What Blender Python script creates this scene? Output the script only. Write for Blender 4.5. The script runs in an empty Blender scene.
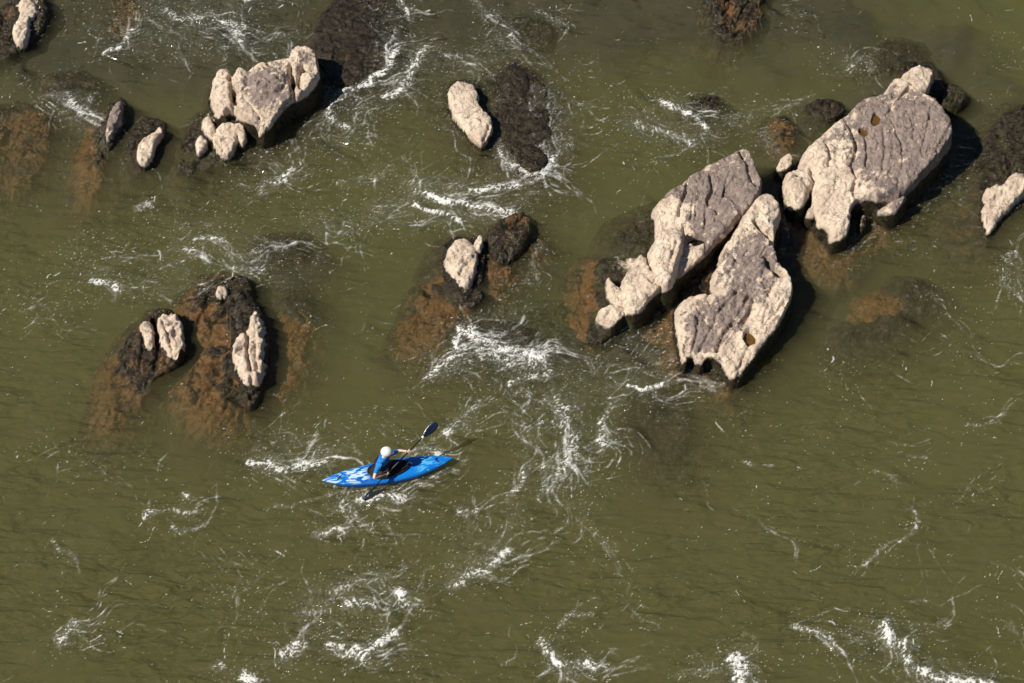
import bpy, bmesh, math, random
import numpy as np
from mathutils import Vector, Matrix

random.seed(3)
R = math.radians
scene = bpy.context.scene
col = scene.collection

# ------------------------------------------------------------------ camera
PITCH = R(55)
DIST = 60.0
PXM = 0.0245                       # metres per pixel at the middle of the frame
FPX = DIST / PXM
cam_d = bpy.data.cameras.new('camera')
cam = bpy.data.objects.new('camera', cam_d); col.objects.link(cam)
CAM = Vector((0, -DIST * math.cos(PITCH), DIST * math.sin(PITCH)))
cam.location = CAM
cam.rotation_euler = (R(90) - PITCH, 0, 0)
cam_d.sensor_width = 36
cam_d.lens = 36 * FPX / 1024
cam_d.clip_end = 1000
cam_d.clip_start = 1
scene.camera = cam
_rt = Vector((1, 0, 0)); _up = Vector((0, math.sin(PITCH), math.cos(PITCH))); _fw = Vector((0, math.cos(PITCH), -math.sin(PITCH)))

def at(px, py, z=0.0):
    """world point at height z that stands behind a pixel of the survey photograph"""
    d = _fw + _rt * ((px - 512) / FPX) + _up * ((341.5 - py) / FPX)
    t = (z - CAM.z) / d.z
    p = CAM + d * t
    return (p.x, p.y)

def at3(px, py, z):
    x, y = at(px, py, z)
    return Vector((x, y, z))

# ------------------------------------------------------------------ numpy noise
def _h(ix, iy, seed):
    ix = ix.astype(np.uint32); iy = iy.astype(np.uint32)
    h = ix * np.uint32(374761393) + iy * np.uint32(668265263) + np.uint32((seed * 2246822519) & 0xffffffff)
    h = (h ^ (h >> np.uint32(13))) * np.uint32(1274126177)
    h = h ^ (h >> np.uint32(16))
    return h
def _hf(ix, iy, seed):
    return _h(ix, iy, seed).astype(np.float32) * np.float32(1/4294967295.0)
def noise2(x, y, seed=0):
    """gradient noise about -1..1"""
    x = x.astype(np.float32); y = y.astype(np.float32)
    ix = np.floor(x).astype(np.int32); iy = np.floor(y).astype(np.int32)
    fx = x - ix.astype(np.float32); fy = y - iy.astype(np.float32)
    u = fx * fx * fx * (fx * (fx * 6 - 15) + 10); v = fy * fy * fy * (fy * (fy * 6 - 15) + 10)
    def g(ax, ay, dx, dy):
        a = _hf(ax, ay, seed) * np.float32(2 * np.pi)
        return np.cos(a) * dx + np.sin(a) * dy
    n00 = g(ix, iy, fx, fy); n10 = g(ix + 1, iy, fx - 1, fy)
    n01 = g(ix, iy + 1, fx, fy - 1); n11 = g(ix + 1, iy + 1, fx - 1, fy - 1)
    return ((n00 * (1 - u) + n10 * u) * (1 - v) + (n01 * (1 - u) + n11 * u) * v) * 1.5
def fbm(x, y, seed=0, octv=4, gain=.5, lac=2.03):
    s = 0; a = 1; t = 0
    for i in range(octv):
        s = s + a * noise2(x, y, seed + i * 17); t += a
        a *= gain; x = x * lac + 3.1; y = y * lac - 1.7
    return s / t
def ridged(x, y, seed=0, octv=3, gain=.55):
    s = 0; a = 1; t = 0
    for i in range(octv):
        s = s + a * (1 - np.abs(noise2(x, y, seed + i * 13)) * 1.6); t += a
        a *= gain; x = x * 2.1 + 5.2; y = y * 2.1 + 1.3
    return s / t
def cells(x, y, seed=0):
    """F1, F2 and centre of a jittered cell pattern, and the value of the nearest cell"""
    ix = np.floor(x).astype(np.int64); iy = np.floor(y).astype(np.int64)
    f1 = np.full(x.shape, 9.0); f2 = np.full(x.shape, 9.0); val = np.zeros(x.shape)
    cells.cx = np.zeros(x.shape); cells.cy = np.zeros(x.shape)
    for dx in (-1, 0, 1):
        for dy in (-1, 0, 1):
            cx = ix + dx; cy = iy + dy
            px = cx + _hf(cx, cy, seed); py = cy + _hf(cx, cy, seed + 91)
            d = np.hypot(px - x, py - y)
            near = d < f1
            f2 = np.where(near, f1, np.minimum(f2, d))
            val = np.where(near, _hf(cx, cy, seed + 33), val)
            cells.cx = np.where(near, px, cells.cx); cells.cy = np.where(near, py, cells.cy)
            f1 = np.where(near, d, f1)
    return f1, f2, val
def sstep(a, b, x):
    t = np.clip((x - a) / (b - a), 0, 1)
    return t * t * (3 - 2 * t)
def seg_dist(X, Y, x0, y0, x1, y1):
    dx, dy = x1 - x0, y1 - y0
    L = dx * dx + dy * dy + 1e-12
    t = np.clip(((X - x0) * dx + (Y - y0) * dy) / L, 0, 1)
    return np.hypot(X - (x0 + t * dx), Y - (y0 + t * dy)), t
def poly_sd(X, Y, P):
    n = len(P); d = np.full(X.shape, 1e9); inside = np.zeros(X.shape, bool)
    for i in range(n):
        x0, y0 = P[i]; x1, y1 = P[(i + 1) % n]
        dd, _ = seg_dist(X, Y, x0, y0, x1, y1)
        d = np.minimum(d, dd)
        c = ((y0 > Y) != (y1 > Y)) & (X < (x1 - x0) * (Y - y0) / (y1 - y0 + 1e-12) + x0)
        inside ^= c
    return np.where(inside, -d, d)
def blur(a, k, times=2):
    for _ in range(times):
        for ax in (0, 1):
            c = np.cumsum(np.pad(a, [(k + 1, k) if i == ax else (0, 0) for i in (0, 1)], mode='edge'), ax)
            n = a.shape[ax]
            a = (np.take(c, np.arange(2 * k + 1, 2 * k + 1 + n), ax) - np.take(c, np.arange(0, n), ax)) / (2 * k + 1)
    return a
def chaikin(P):
    Q = []
    for i in range(len(P)):
        a = P[i]; b = P[(i + 1) % len(P)]
        Q.append((a[0] * .78 + b[0] * .22, a[1] * .78 + b[1] * .22))
        Q.append((a[0] * .22 + b[0] * .78, a[1] * .22 + b[1] * .78))
    return Q

# ------------------------------------------------------------------ mesh helpers
def grid_mesh(name, X, Y, Z, keep=None, attrs=None):
    """a sheet over a grid (rows along y); keep = mask of faces"""
    ny, nx = X.shape
    idx = np.arange(nx * ny).reshape(ny, nx)
    q = np.stack([idx[:-1, :-1], idx[:-1, 1:], idx[1:, 1:], idx[1:, :-1]], -1).reshape(-1, 4)
    if keep is not None:
        q = q[keep.reshape(-1)]
    co = np.stack([X, Y, Z], -1).reshape(-1, 3)
    used = np.unique(q)
    remap = np.zeros(nx * ny, np.int64); remap[used] = np.arange(len(used))
    q = remap[q]; co = co[used]
    me = bpy.data.meshes.new(name)
    me.vertices.add(len(co)); me.vertices.foreach_set('co', co.astype(np.float32).ravel())
    me.loops.add(len(q) * 4); me.loops.foreach_set('vertex_index', q.astype(np.int32).ravel())
    me.polygons.add(len(q))
    me.polygons.foreach_set('loop_start', np.arange(0, len(q) * 4, 4, dtype=np.int32))
    me.polygons.foreach_set('use_smooth', np.ones(len(q), bool))
    me.update(calc_edges=True)
    for k, v in (attrs or {}).items():
        a = me.attributes.new(k, 'FLOAT', 'POINT')
        a.data.foreach_set('value', v.reshape(-1)[used].astype(np.float32))
    return me
def add(name, me, mat=None, parent=None, loc=None):
    o = bpy.data.objects.new(name, me); col.objects.link(o)
    if mat: me.materials.append(mat)
    if parent: o.parent = parent
    if loc is not None: o.location = loc
    return o
def tag(o, label=None, cat=None, group=None, kind=None):
    if label: o['label'] = label
    if cat: o['category'] = cat
    if group: o['group'] = group
    if kind: o['kind'] = kind
    return o

# ------------------------------------------------------------------ node helper
class NT:
    def __init__(s, name):
        s.m = bpy.data.materials.new(name); s.m.use_nodes = True
        s.t = s.m.node_tree; s.t.nodes.clear()
        s.out = s.t.nodes.new('ShaderNodeOutputMaterial')
    def n(s, typ, _props=None, **ins):
        nd = s.t.nodes.new('ShaderNode' + typ)
        for k, v in (_props or {}).items(): setattr(nd, k, v)
        for k, v in ins.items():
            k2 = k.replace('_', ' ')
            key = k2 if k2 in nd.inputs else k
            if key not in nd.inputs and key[0] == 'i' and key[1:].isdigit(): key = int(key[1:])
            s.set(nd.inputs[key], v)
        return nd
    def set(s, sock, v):
        if hasattr(v, 'is_output') or isinstance(v, bpy.types.NodeSocket): s.t.links.new(v, sock)
        elif isinstance(v, (tuple, list)) and len(v) == 3 and sock.type == 'RGBA': sock.default_value = (*v, 1)
        else: sock.default_value = v
    def attr(s, name): return s.n('Attribute', {'attribute_name': name}).outputs['Fac']
    def pos(s): return s.n('NewGeometry').outputs['Position']
    def noise(s, vec, scale, detail=4, rough=.55, dist=0):
        return s.n('TexNoise', None, Vector=vec, Scale=scale, Detail=detail, Roughness=rough, Distortion=dist).outputs['Fac']
    def math(s, op, a, b=0.0, c=0.0):
        nd = s.n('Math', {'operation': op}, i0=a, i1=b)
        s.set(nd.inputs[2], c)
        return nd.outputs[0]
    def ramp(s, v, a, b, lo=0.0, hi=1.0):
        return s.n('MapRange', {'clamp': True, 'interpolation_type': 'SMOOTHSTEP'}, i0=v, i1=a, i2=b, i3=lo, i4=hi).outputs[0]
    def mix(s, f, a, b, mode='MIX'):
        nd = s.t.nodes.new('ShaderNodeMix'); nd.data_type = 'RGBA'; nd.blend_type = mode
        s.set(nd.inputs[0], f); s.set(nd.inputs[6], a); s.set(nd.inputs[7], b)
        return nd.outputs[2]
    def bump(s, h, strength=.5, dist=.02, nrm=None):
        nd = s.n('Bump', None, Height=h, Strength=strength, Distance=dist)
        if nrm: s.set(nd.inputs['Normal'], nrm)
        return nd.outputs[0]
    def scalev(s, vec, sc, rot=(0, 0, 0)):
        return s.n('Mapping', None, Vector=vec, Scale=sc, Rotation=rot).outputs[0]

# ------------------------------------------------------------------ rock material
def rock_material():
    t = NT('river_rock')
    P = t.pos()
    dry = t.attr('dry'); grey = t.attr('grey'); moss = t.attr('moss'); orange = t.attr('orange')
    n1 = t.noise(P, 1.6, 5, .6); n2 = t.noise(P, 7, 5, .65); n3 = t.noise(P, 28, 4, .7); n4 = t.noise(P, 3.5, 3, .6, .8)
    stre = t.noise(t.scalev(P, (5, 1.2, 3), (0, 0, R(-38))), 3.0, 5, .65)
    # dry limestone: pale tan, with a mauve-grey weathered skin
    pale = t.mix(t.ramp(n2, .3, .7), (.64, .52, .415), (.80, .675, .555))
    pale = t.mix(t.ramp(n1, .35, .7), pale, (.54, .425, .34))
    pale = t.mix(t.ramp(n3, .5, .72, 0, .4), pale, (.38, .29, .22))
    gr = t.mix(t.ramp(n2, .3, .7), (.20, .16, .15), (.285, .225, .20))
    gr = t.mix(t.ramp(stre, .52, .66, 0, .7), gr, (.44, .345, .28))
    gr = t.mix(t.ramp(n3, .55, .75, 0, .35), gr, (.15, .12, .11))
    gm = t.ramp(t.math('ADD', grey, t.math('MULTIPLY', t.math('SUBTRACT', t.math('ADD', n4, n2), 1.0), 1.5)), .36, .62)
    base = t.mix(gm, pale, gr)
    stain = t.ramp(t.noise(P, 2.3, 5, .7, .5), .6, .74, 0, .3)
    base = t.mix(stain, base, (.27, .19, .13))
    pit = t.ramp(t.noise(P, 13, 2, .5), .66, .72, 0, .55)
    base = t.mix(pit, base, (.20, .15, .115))
    # wet algae skin below the summer water mark; also shade painted up SE walls
    wet_shade = t.mix(t.ramp(n2, .32, .68), (.009, .008, .006), (.048, .036, .020))
    wet_shade = t.mix(t.ramp(n3, .52, .75, 0, .5), wet_shade, (.10, .068, .042))
    grn = t.mix(t.ramp(n3, .3, .7), (.022, .024, .010), (.075, .075, .025))
    wet_shade = t.mix(t.ramp(t.math('ADD', moss, t.math('MULTIPLY', t.math('SUBTRACT', n4, .5), 1.2)), .35, .7), wet_shade, grn)
    org = t.mix(t.ramp(n2, .2, .8), (.12, .056, .021), (.22, .108, .040))
    org = t.mix(t.ramp(n4, .45, .7, 0, .55), org, (.09, .048, .02))
    om = t.ramp(t.math('ADD', orange, t.math('MULTIPLY', t.math('SUBTRACT', t.math('ADD', n4, n1), 1.0), 1.1)), .28, .72)
    wet_shade = t.mix(om, wet_shade, org)
    pzz = t.n('SeparateXYZ', None, Vector=P).outputs[2]
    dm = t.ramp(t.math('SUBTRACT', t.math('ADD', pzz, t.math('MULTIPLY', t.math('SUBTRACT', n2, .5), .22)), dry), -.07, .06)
    c = t.mix(dm, wet_shade, base)
    rough = t.mix(dm, (.16, .16, .16), (.9, .9, .9))
    b = t.bump(t.math('ADD', t.math('MULTIPLY', n2, 1.0), t.math('MULTIPLY', n3, .45)), .75, .05)
    vo = t.n('TexVoronoi', {'feature': 'DISTANCE_TO_EDGE'}, Vector=t.n('VectorMath', {'operation': 'ADD'}, i0=t.scalev(P, (1.0, 1.0, 1.0), (0, 0, R(-45))), i1=t.n('TexNoise', None, Vector=P, Scale=2.5, Detail=3.0).outputs['Color']).outputs[0], Scale=1.9).outputs[0]
    ck = t.math('MULTIPLY', t.ramp(vo, .0, .035, 1.0, 0.0), t.ramp(n4, .42, .55))
    b = t.bump(ck, .7, .05, b); b.node.invert = True
    b = t.bump(t.noise(P, 60, 3, .7), .45, .015, b)
    bs = t.n('BsdfPrincipled', None, Roughness=rough, Normal=b)
    t.set(bs.inputs['Base Color'], c)
    t.set(bs.inputs['Specular IOR Level'], .3)
    t.t.links.new(bs.outputs[0], t.out.inputs[0])
    return t.m
ROCK = rock_material()

# ------------------------------------------------------------------ rocks
ROCK_FIELDS = []
STR = R(52)          # strike of the beds in the ground plane
def C(poly, h, g=(0, 0), k=(1.6, 5.0), e=.10, b=.12, warp=.05):
    e *= .6; b *= .6; warp = warp * 1.1 + .02
    return dict(poly=poly, h=h, g=g, k=k, e=e, b=b, warp=warp)

def make_rock(label, comps, name='rock', zline=.16, grey=(), cracks=(), pits=(), moss=.15, mosspoly=(), orange=.75, brown=0.0, drypoly=None, wetpoly=(), seed=1,
              rough=1.0, res=.025, bypoly=False, strata=1.0, bottom=-2.2, cat='rock', group=None):
    polys = []
    for c in comps:
        c['pale'] = c['h'] >= .36
        if bypoly: c['h'] *= .68 if c['pale'] else (.6 if c['h'] > 0 else 1)
    for c in comps:
        cx = sum(p[0] for p in c['poly']) / len(c['poly']); cy = sum(p[1] for p in c['poly']) / len(c['poly'])
        wc = at(cx, cy, c['h'])
        W = []
        for (px, py) in c['poly']:
            z = c['h']
            for _ in range(6):
                x, y = at(px, py, z)
                z = .5 * z + .5 * (c['h'] + c['g'][0] * (x - wc[0]) + c['g'][1] * (y - wc[1]))
            W.append(at(px, py, z))
        c['c'] = wc
        zs = [c['h'] + c['g'][0] * (x - wc[0]) + c['g'][1] * (y - wc[1]) for x, y in W]
        c['zr'] = (min(zs), max(zs))
        polys.append(chaikin(W))
    allp = [p for P in polys for p in P]
    m = 1.5
    x0 = min(p[0] for p in allp) - m; x1 = max(p[0] for p in allp) + m
    y0 = min(p[1] for p in allp) - m; y1 = max(p[1] for p in allp) + m
    xs = np.arange(x0, x1, res); ys = np.arange(y0, y1, res)
    X, Y = np.meshgrid(xs, ys)
    Z = np.full(X.shape, -9.0); DP = np.zeros(X.shape); OZ = np.zeros(X.shape); SDM = np.full(X.shape, 9.0)
    dn = fbm(X * 5, Y * 5, seed + 95, 4) * .08 + (ridged((X * .62 + Y * .79) * 1.6, (-X * .79 + Y * .62) * 8, seed + 97, 2) - .6) * .11
    wx = fbm(X * 1.3, Y * 1.3, seed, 2) * 1.2 + fbm(X * 6, Y * 6, seed + 5, 2) * .45
    wy = fbm(X * 1.3 + 40, Y * 1.3, seed + 2, 2) * 1.2 + fbm(X * 6, Y * 6 + 40, seed + 7, 2) * .45
    for c, P in zip(comps, polys):
        sd = poly_sd(X + wx * c['warp'], Y + wy * c['warp'], P)
        gy, gx = np.gradient(poly_sd(X, Y, P), res)
        if bypoly and c['pale']: DP = np.maximum(DP, 1 - sstep(-.04, .04, sd + dn * .7 - .085))
        SDM = np.minimum(SDM, sd)
        if c['h'] < 0: OZ = np.maximum(OZ, 1 - sstep(-.35, .8, sd + dn * 2.5))
        se = .5 + .5 * (gx * .75 - gy * .66)
        k = c['k'][0] * (1 - se) + c['k'][1] * se
        pl = np.clip(c['h'] + c['g'][0] * (X - c['c'][0]) + c['g'][1] * (Y - c['c'][1]), c['zr'][0], c['zr'][1])
        zc = np.where(sd < 0, pl - c['e'] * np.exp(sd / c['b']), pl - c['e'] - k * sd)
        lo = -.25
        zc = np.where(zc < lo, lo + (zc - lo) * .45, zc)
        # soft maximum
        s = .035
        a = np.maximum(Z, zc)
        Z = a + s * np.exp(-np.abs(Z - zc) / s) * .5
    Z = Z - 3.2 * sstep(.45, 1.38, SDM)
    # relief
    ca, sa = math.cos(STR), math.sin(STR)
    U = X * ca + Y * sa; V = -X * sa + Y * ca       # U along the beds
    fine = fbm(X * 2.2, Y * 2.2, seed + 11, 5, .55)
    Z = Z + rough * .05 * fine
    for (fsc, fam, fsd) in ((1.3, .085, 0), (3.1, .05, 7), (7.5, .022, 13)):
        xx = (X + wx * .16) * fsc; yy = (Y + wy * .16) * fsc
        q1, q2, qv = cells(xx, yy, seed + 301 + fsd)
        qa = qv * 6.283 * 5
        Z = Z + rough * fam * (np.cos(qa) * (xx - cells.cx) + np.sin(qa) * (yy - cells.cy)) * sstep(0, .10, q2 - q1)
    wv = fbm(X * 1.1, Y * 1.1, seed + 70, 3) * .5
    rd = ridged(U * .9 + wv, V * 3.2 + wv * 2, seed + 21, 3)
    Z = Z + rough * strata * .06 * (rd - .6)
    # terraces of the beds, breaking away in small steps
    tv = (V + wv * .5) * 2.1 + U * .25
    st = tv - np.floor(tv)
    Z = Z - rough * strata * .045 * sstep(.78, 1.0, st) * sstep(-.2, .3, fbm(U * 1.3, V * 1.3, seed + 81, 2))
    f1, f2, cv = cells(U * 1.7 + wx * .5, V * 3.4 + wy * .5, seed + 3)
    gro = 1 - sstep(0, .11, f2 - f1)
    Z = Z - rough * .032 * gro * sstep(-.25, .2, fbm(X * .9, Y * .9, seed + 60, 2)) + rough * .04 * (cv - .5)
    Z = Z + rough * .020 * fbm(X * 9, Y * 9, seed + 31, 3, .65)
    # scallops: small hollows dissolved into the top
    g1, g2, gv = cells(X * 5.2 + wx, Y * 5.2 + wy, seed + 44)
    Z = Z - rough * .018 * np.where(gv > .65, 1 - sstep(.0, .42, g1), 0)
    for cr in cracks:
        pts, wd, dp = cr
        zz = comps[0]
        W = []
        for (px, py) in pts:
            z = zz['h']
            for _ in range(6):
                x, y = at(px, py, z)
                z = .5 * z + .5 * float(np.clip(zz['h'] + zz['g'][0] * (x - zz['c'][0]) + zz['g'][1] * (y - zz['c'][1]), *zz['zr']))
            W.append((x, y))
        d = np.full(X.shape, 9.0)
        for i in range(len(W) - 1):
            dd, tt = seg_dist(X + wx * .045, Y + wy * .045, *W[i], *W[i + 1])
            d = np.minimum(d, dd)
        Z = Z - dp * np.exp(-(d / wd) ** 2) * (.75 + .5 * fbm(X * 3, Y * 3, seed + 4, 2))
    pool_at = []
    for (px, py, rx, ry, dp, rot) in pits:
        zz = comps[0]; z = zz['h']
        for _ in range(8):
            x, y = at(px, py, z)
            z = .5 * z + .5 * (zz['h'] + zz['g'][0] * (x - zz['c'][0]) + zz['g'][1] * (y - zz['c'][1]))
        a, b2 = rx * PXM, ry * PXM / .82
        c2, s2 = math.cos(rot), math.sin(rot)
        lx = ((X - x) * c2 + (Y - y) * s2) / a; ly = (-(X - x) * s2 + (Y - y) * c2) / b2
        r = np.hypot(lx, ly) + wx * .05
        Z = Z - dp * (1 - sstep(.75, 1.12, r))
        pool_at.append((x, y, a, b2, dp, rot))
    # sideways break-up of the walls
    led = fbm(X * .7 + 9, Z * 4.5 + Y * .3, seed + 51, 3)
    gy, gx = np.gradient(Z, res)
    sl = np.sqrt(gx * gx + gy * gy); am = sstep(1.2, 4, sl) * .04 * rough
    Xd = X - gx / (sl + .01) * am * led; Yd = Y - gy / (sl + .01) * am * led
    # colour zones
    def zone(ps, soft=.12):
        v = np.zeros(X.shape)
        for P in ps:
            z = comps[0]
            W = []
            for (px, py) in P:
                zz = z['h']
                for _ in range(6):
                    x, y = at(px, py, zz)
                    zz = .5 * zz + .5 * float(np.clip(z['h'] + z['g'][0] * (x - z['c'][0]) + z['g'][1] * (y - z['c'][1]), *z['zr']))
                W.append((x, y))
            v = np.maximum(v, 1 - sstep(-soft, soft, poly_sd(X + wx * .12, Y + wy * .12, chaikin(W))))
        return v
    nz = fbm(X * 2.1, Y * 2.1, seed + 90, 3)
    gyy, gxx = np.gradient(Z, res); wall_shade = sstep(1.5, 4, np.sqrt(gxx ** 2 + gyy ** 2)) * sstep(-.3, .3, (-gxx * .75 + gyy * .66) / (np.sqrt(gxx ** 2 + gyy ** 2) + .01))
    zl = zline + .5 * wall_shade * (1 if zline < 1 else 0)  # stained foot, plus shade painted in by carrying the dark skin up SE walls
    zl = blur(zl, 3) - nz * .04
    if bypoly: zl = np.where(True, .12 + (1 - DP) * 1.5, 0)
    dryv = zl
    if wetpoly: dryv = dryv + 3 * zone(wetpoly)
    greyv = (zone(grey, .6) * (1 - .4 * gro) + .5 * nz) if grey else .12 + .35 * nz
    mossv = np.full(X.shape, moss) + nz * .2
    if mosspoly: mossv = np.maximum(mossv, zone(mosspoly, .05) * 1.2)
    orv = np.maximum((1 - sstep(-.13, .05, Z + nz * .08)) * orange * (.3 + .7 * OZ), brown + nz * .5)
    fk = (Z[:-1, :-1] > bottom) | (Z[1:, 1:] > bottom)
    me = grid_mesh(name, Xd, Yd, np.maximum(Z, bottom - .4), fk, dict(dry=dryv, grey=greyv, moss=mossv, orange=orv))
    o = add(name, me, ROCK)
    # origin at the rock's foot
    cx, cy = comps[0]['c']
    me.transform(Matrix.Translation((-cx, -cy, 0))); o.location = (cx, cy, 0)
    tag(o, label, cat, group)
    ROCK_FIELDS.append((x0, x1, y0, y1, Z, res))
    o['pools'] = ''
    del o['pools']
    return o, pool_at

# --- the three great slabs on the right
A, A_pools = make_rock('largest pale slab, upper right, with a mauve grey top and two brown rain pools', [
    C([(848,112),(866,96),(885,91),(905,93),(925,93),(938,98),(948,112),(952,128),(947,140),(938,152),(925,170),(912,184),(890,193),(870,197),(853,197),(850,215),(849,230),(837,242),(829,231),(819,215),(812,196),(808,178),(803,166),(802,158),(815,140),(830,126)], .85, (.15, .08), (2.6, 9), .09, .13),
    C([(903,84),(905,72),(912,66),(925,64),(934,70),(931,80),(923,88),(910,87)], .95, (0, 0), (3, 6), .1, .1),
    C([(888,90),(893,78),(901,76),(912,84),(923,90),(940,98),(925,103),(905,99)], 1.1, (.1, 0), (3, 7), .1, .1),
    C([(873,203),(890,197),(909,189),(904,200),(893,213),(884,212)], .55, (.3, 0), (3, 6), .06, .06),
    C([(786,174),(795,167),(806,168),(812,175),(810,190),(803,205),(795,203),(792,190)], .6, (-.1, 0), (4, 6), .1, .1),
    C([(780,158),(786,151),(792,154),(791,163),(785,168),(781,166)], .5, (0, 0), (4, 6), .08, .07, .02),
    C([(808,210),(813,207),(817,211),(814,218),(808,216)], .38, (0, 0), (4, 6), .05, .05, .01),
    C([(862,214),(868,212),(866,225),(860,230)], .25, (0, 0), (3, 5), .04, .05, .01),
    C([(792,212),(812,200),(850,200),(892,208),(886,226),(862,244),(842,268),(812,270),(792,246)], -.10, (0, .10), (.7, 1.2), .1, .2),
    C([(895,70),(912,60),(930,60),(945,78),(950,100),(930,100)], .1, (0, 0), (2, 5), .1, .1),
], zline=.20, seed=11, strata=.5, grey=[[(846,112),(866,92),(900,88),(945,92),(965,115),(962,145),(940,178),(915,205),(880,204),(872,182),(864,172),(856,160),(852,140),(850,130)], [(824,136),(848,120),(856,142),(836,148)]],
    cracks=[([(847,121),(853,130),(857,140),(856,155),(853,166),(858,176),(852,190)], .05, .20), ([(866,136),(867,150),(867,166)], .035, .12), ([(884,128),(886,150),(882,170),(876,184)], .03, .09),
            ([(893,120),(903,145),(902,165),(896,186)], .03, .09), ([(912,186),(895,190),(880,196),(862,198)], .07, .4), ([(825,141),(830,152),(829,164)], .04, .12), ([(811,168),(815,178),(811,190),(808,200)], .06, .3), ([(893,90),(915,99),(935,103)], .045, .15), ([(931,108),(928,125),(921,150)], .03, .09), ([(868,116),(884,112),(900,125),(921,128)], .025, .05), ([(900,96),(910,84)], .04, .15)],
    pits=[(876,119,4.5,7,.16,-.2), (864,130,5.5,5,.16,.4)])
B, B_pools = make_rock('long pale cracked slab with a round pothole, leftmost of the three great slabs', [
    C([(658,203),(670,190),(685,178),(700,169),(718,158),(735,150),(747,149),(752,160),(765,182),(755,195),(738,216),(722,233),(712,245),(695,262),(682,277),(668,286),(657,281),(651,268),(660,250),(661,225)], .78, (.13, .09), (2.4, 9), .08, .12),
    C([(655,268),(658,235),(662,228),(676,226),(683,232),(678,262),(668,282),(660,280)], .95, (.1, 0), (3, 6), .09, .1),
    C([(648,255),(657,248),(664,254),(663,263),(655,269),(650,264)], .72, (0, 0), (3, 5), .08, .07, .02),
    C([(635,261),(640,253),(646,256),(647,266),(657,277),(658,284),(650,295),(638,308),(630,304),(628,290),(626,276)], .72, (0, 0), (3, 6), .09, .1),
    C([(608,275),(612,280),(620,288),(628,295),(627,304),(615,301),(610,288)], .45, (0, 0), (3, 5), .07, .08, .02),
    C([(597,311),(612,304),(624,306),(624,314),(612,328),(605,322)], .42, (0, 0), (3, 5), .08, .08, .02),
    C([(586,295),(592,268),(605,257),(625,255),(640,258),(632,300),(610,303),(600,318),(588,330)], .06, (.2, .1), (1.2, 3), .1, .12),
    C([(588,335),(592,312),(604,308),(625,315),(612,332),(600,343)], .15, (.1, 0), (1.6, 4), .1, .1),
    C([(614,228),(640,212),(661,204),(660,245),(640,252),(618,247)], -.0, (.1, 0), (1, 2), .1, .1),
    C([(574,300),(585,268),(600,262),(596,320),(584,345),(572,330)], -.22, (.1, 0), (1, 2), .1, .1),
], zline=.20, seed=23, strata=.45, grey=[[(660,192),(690,166),(716,152),(742,144),(775,176),(768,200),(742,222),(724,242),(710,254),(696,240),(688,226),(686,206),(674,200)]],
    cracks=[([(741,152),(748,163),(748,172),(757,184)], .05, .2), ([(711,176),(713,190),(708,200),(710,207),(718,213)], .04, .18), ([(687,176),(686,188),(681,200),(678,215)], .045, .18), ([(707,206),(705,228)], .03, .1),
            ([(693,200),(690,222)], .025, .08), ([(684,226),(686,238),(685,244)], .06, .25), ([(676,250),(670,270)], .04, .1), ([(730,170),(724,195),(716,215)], .02, .05)],
    pits=[(698,239,9.5,6,.55,0)], moss=.45, mosspoly=[[(624,258),(636,256),(634,268),(624,270)]])
Cc, C_pools = make_rock('pale slab with a notched, toothed lower edge, lowest of the three great slabs', [
    C([(757,197),(766,192),(774,193),(780,202),(780,214),(775,224),(774,240),(778,262),(790,272),(792,288),(787,305),(778,322),(768,338),(757,352),(746,368),(736,380),(728,373),(721,362),(713,355),(706,357),(701,367),(697,359),(693,353),(689,360),(685,367),(681,350),(679,328),(678,306),(684,297),(694,293),(712,291),(722,288),(715,280),(717,270),(727,256),(724,250),(734,232),(745,214)], .66, (.09, .12), (3.0, 9), .08, .10, .03),
    C([(757,199),(766,194),(774,195),(778,202),(778,214),(773,228),(758,224),(745,222),(748,212)], 1.1, (0, 0), (4, 7), .14, .16, .02),
    C([(640,322),(665,300),(700,265),(722,252),(720,275),(700,292),(684,300),(680,330),(655,336)], -.05, (.05, .05), (.9, 2), .1, .12),
    C([(672,360),(674,330),(682,300),(700,310),(730,370),(735,390),(722,384),(700,376)], -.02, (.1, .05), (1.2, 3), .08, .1),
], zline=.20, seed=37, grey=[[(740,236),(756,224),(774,240),(778,262),(768,276),(760,296),(744,318),(724,340),(706,352),(690,352),(682,340),(688,318),(700,306),(716,296),(726,284),(724,262)]],
    cracks=[([(755,223),(766,230),(780,246)], .075, .42), ([(766,256),(771,266),(782,274)], .06, .4), ([(737,290),(722,308),(712,325),(700,348)], .03, .09), ([(750,296),(738,315),(726,332),(716,350)], .045, .16), ([(755,300),(749,313),(743,322)], .045, .15),
            ([(770,290),(764,305),(758,316)], .03, .08), ([(699,318),(697,335),(692,350)], .03, .1), ([(786,300),(770,318)], .04, .1), ([(760,330),(745,352),(738,372)], .025, .06), ([(727,256),(740,262),(752,258)], .02, .05), ([(775,282),(768,300),(763,322)], .03, .09)],
    pits=[(750,337,6.5,7.5,.26,.2)])
# --- right edge
make_rock('pale pointed rock at the right edge on a broad dark weedy shelf', [
    C([(972,205),(978,180),(975,160),(985,140),(1000,118),(1020,102),(1050,110),(1060,160),(1030,195),(1010,215),(990,240),(977,236)], .08, (.06, 0), (1, 3.5), .1, .15),
    C([(983,202),(986,188),(995,183),(1005,183),(1011,173),(1020,170),(1034,176),(1028,188),(1012,201),(1000,215),(989,232),(984,220)], .50, (0, .1), (3, 6), .09, .1),
    C([(944,240),(955,208),(978,200),(985,238),(966,254)], -.28, (.1, .1), (.8, 2), .1, .1),
    C([(1012,170),(1018,150),(1030,140),(1040,160),(1024,176)], .3, (0, 0), (3, 4), .1, .1),
], zline=.24, bypoly=True, seed=41, moss=.35, orange=.45)
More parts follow.
